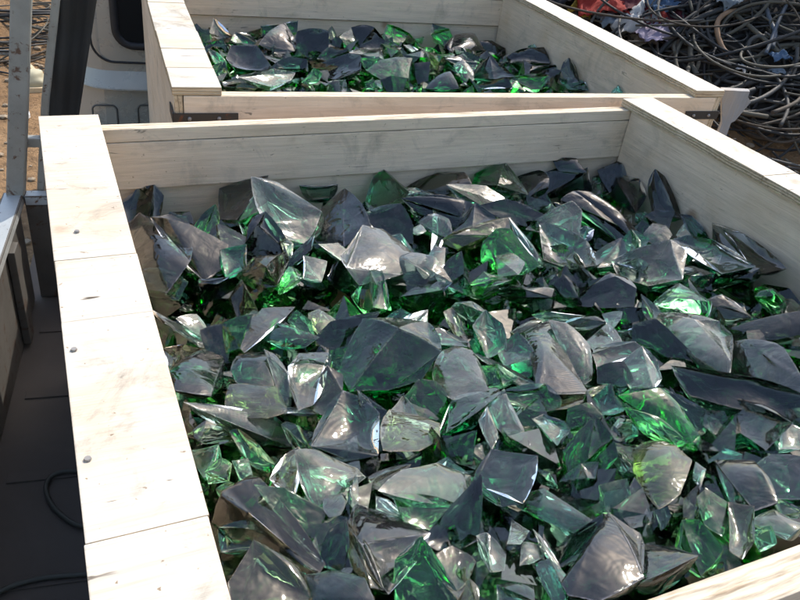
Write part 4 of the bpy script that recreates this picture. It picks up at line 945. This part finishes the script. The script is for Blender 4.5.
# dark scrap under the cables
bm = grid(2.6, 10.5, 1.2, 10, 170, lambda x, y: mound(x, y) + .04 + .08 * noise.noise(V((x * 4, y * 4, 2))) + .05 * noise.noise(V((x * 11, y * 11, 2))) - .25 * (1 - sm(3.95, 4.5, .77 * x + .63 * y + .25 * noise.noise(V((x * 2, y * 2, 5))))) - .4 * (1 - sm(1.8, 2.6, x)))
tag(link('scrap_rubble', bm, paint('dark_dusty_scrap', (.026, .022, .019), .95, dirt=.7, scale=14)), 'dark crushed scrap and dust under the tangled cables', 'scrap', None, 'stuff')

# ------------------------------------------------------------------ rags, bags and other scraps
def cloth(name, c):
    m, nt, out = newmat(name); b = N(nt); v = b.rand_offset(b.coord())
    n1 = b.noise(v, 9, 5, .6)
    bs = b.principled(b.mix(n1, tuple(x * .7 for x in c), c), .75, normal=b.bump(n1, .4, .02), spec=.3)
    nt.links.new(bs, out.inputs[0]); return m
def crumple(name, px, py, w, d, h, mat, label, cat, sd, lift=.06):
    w *= .62; d *= .72; h *= .62
    P = hit(px, py, mound, lift); bm = bmesh.new(); n = 26; R = random.Random(sd)
    g = []
    for j in range(n + 1):
        row = []
        for i in range(n + 1):
            u, v_ = i / n * 2 - 1, j / n * 2 - 1
            q = V((u * w, v_ * d, 0)); k = 1 - .22 * noise.noise(V((u * 1.6 + sd, v_ * 1.6, 4)))
            z = h * (1 - .55 * (u * u + v_ * v_) + 0.7 * noise.noise(V((u * 1.7, v_ * 1.7, sd))) + .35 * abs(noise.noise(V((u * 5.3, v_ * 5.3, sd + 3)))) )
            row.append(bm.verts.new((q.x * k + .12 * w * noise.noise(V((u * 3, v_ * 3, sd + 9))), q.y * k + .12 * d * noise.noise(V((u * 3, v_ * 3, sd + 19))), z)))
        g.append(row)
    for j in range(n):
        for i in range(n): bm.faces.new((g[j][i], g[j][i + 1], g[j + 1][i + 1], g[j + 1][i])).smooth = True
    bmesh.ops.solidify(bm, geom=bm.faces[:], thickness=.006)
    o = link(name, bm, mat, None, P); o.rotation_euler = (.15, -.1, R.uniform(-.6, .6)); return tag(o, label, cat)
C_ = {k: cloth(k + '_cloth', c) for k, c in {'red': (.50, .06, .045), 'white': (.72, .72, .72), 'lavender': (.50, .44, .58), 'blue': (.13, .22, .36), 'yellow': (.52, .36, .06), 'maroon': (.16, .035, .05), 'bluegrey': (.30, .36, .42), 'dark': (.04, .04, .05), 'tan': (.40, .33, .24)}.items()}
crumple('rag', 601, 9, .26, .24, .16, C_['red'], 'large crumpled red rag beyond the far crate at the top edge', 'rag', 1)
crumple('rag', 583, 14, .14, .10, .10, C_['yellow'], 'small mustard yellow rag beside the large red one', 'rag', 2)
crumple('plastic_bag', 616, 24, .20, .13, .12, C_['bluegrey'], 'pale blue grey crumpled bag below the large red rag', 'plastic bag', 3)
crumple('plastic_bag', 633, 31, .22, .16, .17, C_['white'], 'torn white plastic bag right of the pale blue grey one', 'plastic bag', 4)
crumple('sack', 668, 36, .34, .12, .10, C_['lavender'], 'lavender sack lying under the cables right of the white bag', 'sack', 5)
crumple('rag', 654, 21, .13, .11, .10, C_['red'], 'small red rag between the white bag and the blue rag', 'rag', 6)
crumple('rag', 664, 9, .17, .14, .10, C_['blue'], 'crumpled blue rag near the top edge left of the cables', 'rag', 7)
crumple('plastic_bag', 648, 2, .20, .10, .08, C_['white'], 'white plastic sheet at the top edge above the blue rag', 'plastic bag', 8)
crumple('rag', 630, 6, .20, .18, .12, C_['maroon'], 'dark maroon cloth between the large red rag and the blue rag', 'rag', 9)
crumple('rag', 560, 2, .20, .14, .10, C_['dark'], 'blackish rag left of the red rag at the top edge', 'rag', 10)
crumple('paper_scrap', 644, 42, .14, .10, .07, C_['tan'], 'tan paper scrap below the torn white bag', 'paper scrap', 11)
crumple('plastic_scrap', 730, 4, .16, .10, .08, C_['bluegrey'], 'pale scrap of plastic on the cables at the top edge', 'plastic scrap', 12, .14)
crumple('plastic_scrap', 780, 58, .09, .06, .05, C_['blue'], 'small blue plastic scrap caught in the cables at right', 'plastic scrap', 13, .16)
crumple('plastic_scrap', 777, 74, .07, .05, .05, C_['bluegrey'], 'small pale blue plastic scrap under the blue one at right', 'plastic scrap', 14, .14)
crumple('plastic_scrap', 741, 70, .05, .04, .04, C_['white'], 'tiny white scrap on the cables above the broken grey plank', 'plastic scrap', 15, .12)
R = random.Random(77)
for i, (x, y, k, what) in enumerate([(640, 14, 'maroon', 'between the maroon cloth and the small red rag'), (612, 2, 'red', 'above the large red rag'), (676, 22, 'maroon', 'below the blue rag'),
                         (690, 8, 'dark', 'right of the blue rag'), (655, 28, 'maroon', 'under the small red rag'), (625, 15, 'dark', 'above the pale blue grey bag'), (588, 3, 'yellow', 'at the top edge left of the large red rag')]):
    nm = {'maroon': 'maroon', 'red': 'bright red', 'dark': 'black', 'yellow': 'yellow'}[k]
    crumple('rag', x, y, .14, .10, .08, C_[k], f'little {nm} rag lying {what}', 'rag', 30 + i)
# left: stick, gourd shaped stone, white scrap on the soil
def prism(name, px, lift, th, mats, label, cat):
    P = [hit(x, y, mound, lift) for x, y in px]; c = sum(P, V()) / len(P); bm = bmesh.new()
    f = bm.faces.new([bm.verts.new(p - c) for p in P]); ext = bmesh.ops.extrude_face_region(bm, geom=[f])
    bmesh.ops.translate(bm, verts=[v for v in ext['geom'] if isinstance(v, bmesh.types.BMVert)], vec=(0, 0, -th)); bmesh.ops.recalc_face_normals(bm, faces=bm.faces[:])
    return tag(link(name, bm, mats, None, c), label, cat)
STICK = plywood('pale_stick_wood', 1, (.55, .45, .30), .5)
prism('stick', [(25, 62), (28, 61), (43, 76), (42, 79)], .05, .03, STICK, 'pale wooden stick on the soil between the two rack posts', 'stick')
prism('stick', [(24, 86.5), (43, 86), (43, 88), (24, 88.5)], .03, .03, STICK, 'short pale lath lying level below the slanting stick', 'stick')
prism('scrap_metal', [(22, 116), (29, 111), (30, 114), (24, 119)], .03, .02, C_['white'], 'small white scrap on the soil between the two rack posts', 'scrap')
prism('scrap_metal', [(-4, 49.5), (12, 50), (12, 52), (-4, 51.5)], .06, .02, GREY, 'thin grey strip on the scrap left of the rusty post', 'scrap')
q = hit(31, 80, mound, .04); bm = bmesh.new(); bmesh.ops.create_icosphere(bm, subdivisions=4, radius=1)
for v in bm.verts:
    n_ = noise.noise(v.co * 1.4); v.co = V((v.co.x * .11 + .035 * n_, v.co.y * .085, (v.co.z * .075) * (1 + .3 * n_)))
o = tag(link('stone', bm, paint('pale_yellow_stone', (.42, .39, .27), .7, dirt=.4), None, q, True), 'pale rounded stone on the soil between the two rack posts', 'stone')
for i in range(70):
    pass
# litter of small stones around, past counting at that size
R = random.Random(9); bm = bmesh.new()
for _ in range(420):
    x, y = R.uniform(-1.4, .6), R.uniform(1.9, 8); s = R.uniform(.008, .03); m = Matrix.Translation((x, y, mound(x, y) + s * .3)) @ Matrix.Diagonal((s, s * R.uniform(.6, 1), s * R.uniform(.4, .8), 1))
    bmesh.ops.create_icosphere(bm, subdivisions=1, radius=1, matrix=m)
for _ in range(300):
    x, y = R.uniform(2, 5), R.uniform(1, 5); s = R.uniform(.008, .03); m = Matrix.Translation((x, y, mound(x, y) + s * .3)) @ Matrix.Diagonal((s, s * R.uniform(.6, 1), s * R.uniform(.4, .8), 1))
    bmesh.ops.create_icosphere(bm, subdivisions=1, radius=1, matrix=m)
tag(link('gravel', bm, paint('dusty_pebbles', (.30, .24, .17), .9, dirt=.6, scale=30)), 'small dusty pebbles strewn over the brown soil', 'gravel', None, 'stuff')
# broken plank standing on the bed against the far crate's corner
n_ = (-TV); P0 = from_rear(W2 + .045, .02, -.05)
pk = [unplane(x, y, P0, n_) for x, y in ((722, 90), (750, 91.5), (748, 97), (751, 102), (735, 121), (731, 123), (722, 124))]
lo = [p.copy() for p in (pk[5], pk[6])]
poly = pk[:6] + [V((pk[5].x + .01, pk[5].y, -.6035)), V((pk[6].x - .02, pk[6].y, -.6035)), pk[6]]
c = sum(poly, V()) / len(poly); bm = bmesh.new()
f = bm.faces.new([bm.verts.new(p - c) for p in poly]); ext = bmesh.ops.extrude_face_region(bm, geom=[f])
bmesh.ops.translate(bm, verts=[v for v in ext['geom'] if isinstance(v, bmesh.types.BMVert)], vec=TV * .022 + V((.012, 0, 0))); bmesh.ops.recalc_face_normals(bm, faces=bm.faces[:])
tag(link('broken_plank', bm, plywood('weathered_grey_plank', 2, (.26, .265, .275), 1.0), None, c), 'broken weathered grey plank standing at the far crate\'s right front corner', 'plank')

# ------------------------------------------------------------------ light
w = bpy.data.worlds.new('World'); sc.world = w; w.use_nodes = True; nt = w.node_tree; nt.nodes.clear()
sky = nt.nodes.new('ShaderNodeTexSky'); sky.sky_type = 'NISHITA'; sky.sun_disc = False
sky.sun_elevation = SUN_EL; sky.sun_rotation = SUN_AZ; sky.air_density = 1.3; sky.dust_density = 2.5; sky.ozone_density = 1.0
bg = nt.nodes.new('ShaderNodeBackground'); bg.inputs[1].default_value = .15
wo = nt.nodes.new('ShaderNodeOutputWorld'); nt.links.new(sky.outputs[0], bg.inputs[0]); nt.links.new(bg.outputs[0], wo.inputs[0])
ld = bpy.data.lights.new('sun', 'SUN'); ld.energy = 2.7; ld.angle = radians(.6); ld.color = (1, .94, .85)
lo_ = bpy.data.objects.new('sun', ld); col.objects.link(lo_); lo_.location = (3, 4, 8); lo_.rotation_euler = (-SUN).to_track_quat('-Z', 'Y').to_euler()
vs = sc.view_settings; vs.view_transform = 'Standard'; vs.look = 'None'; vs.exposure = .86; vs.gamma = 1; vs.use_curve_mapping = False
cy = sc.cycles; cy.max_bounces = 10; cy.transmission_bounces = 8; cy.glossy_bounces = 4; cy.diffuse_bounces = 3; cy.volume_bounces = 0
cy.sample_clamp_indirect = 6.0; cy.caustics_refractive = True; cy.caustics_reflective = True; cy.blur_glossy = .4; cy.use_denoising = True
cy.use_adaptive_sampling = True; cy.adaptive_threshold = .05; cy.adaptive_min_samples = 24
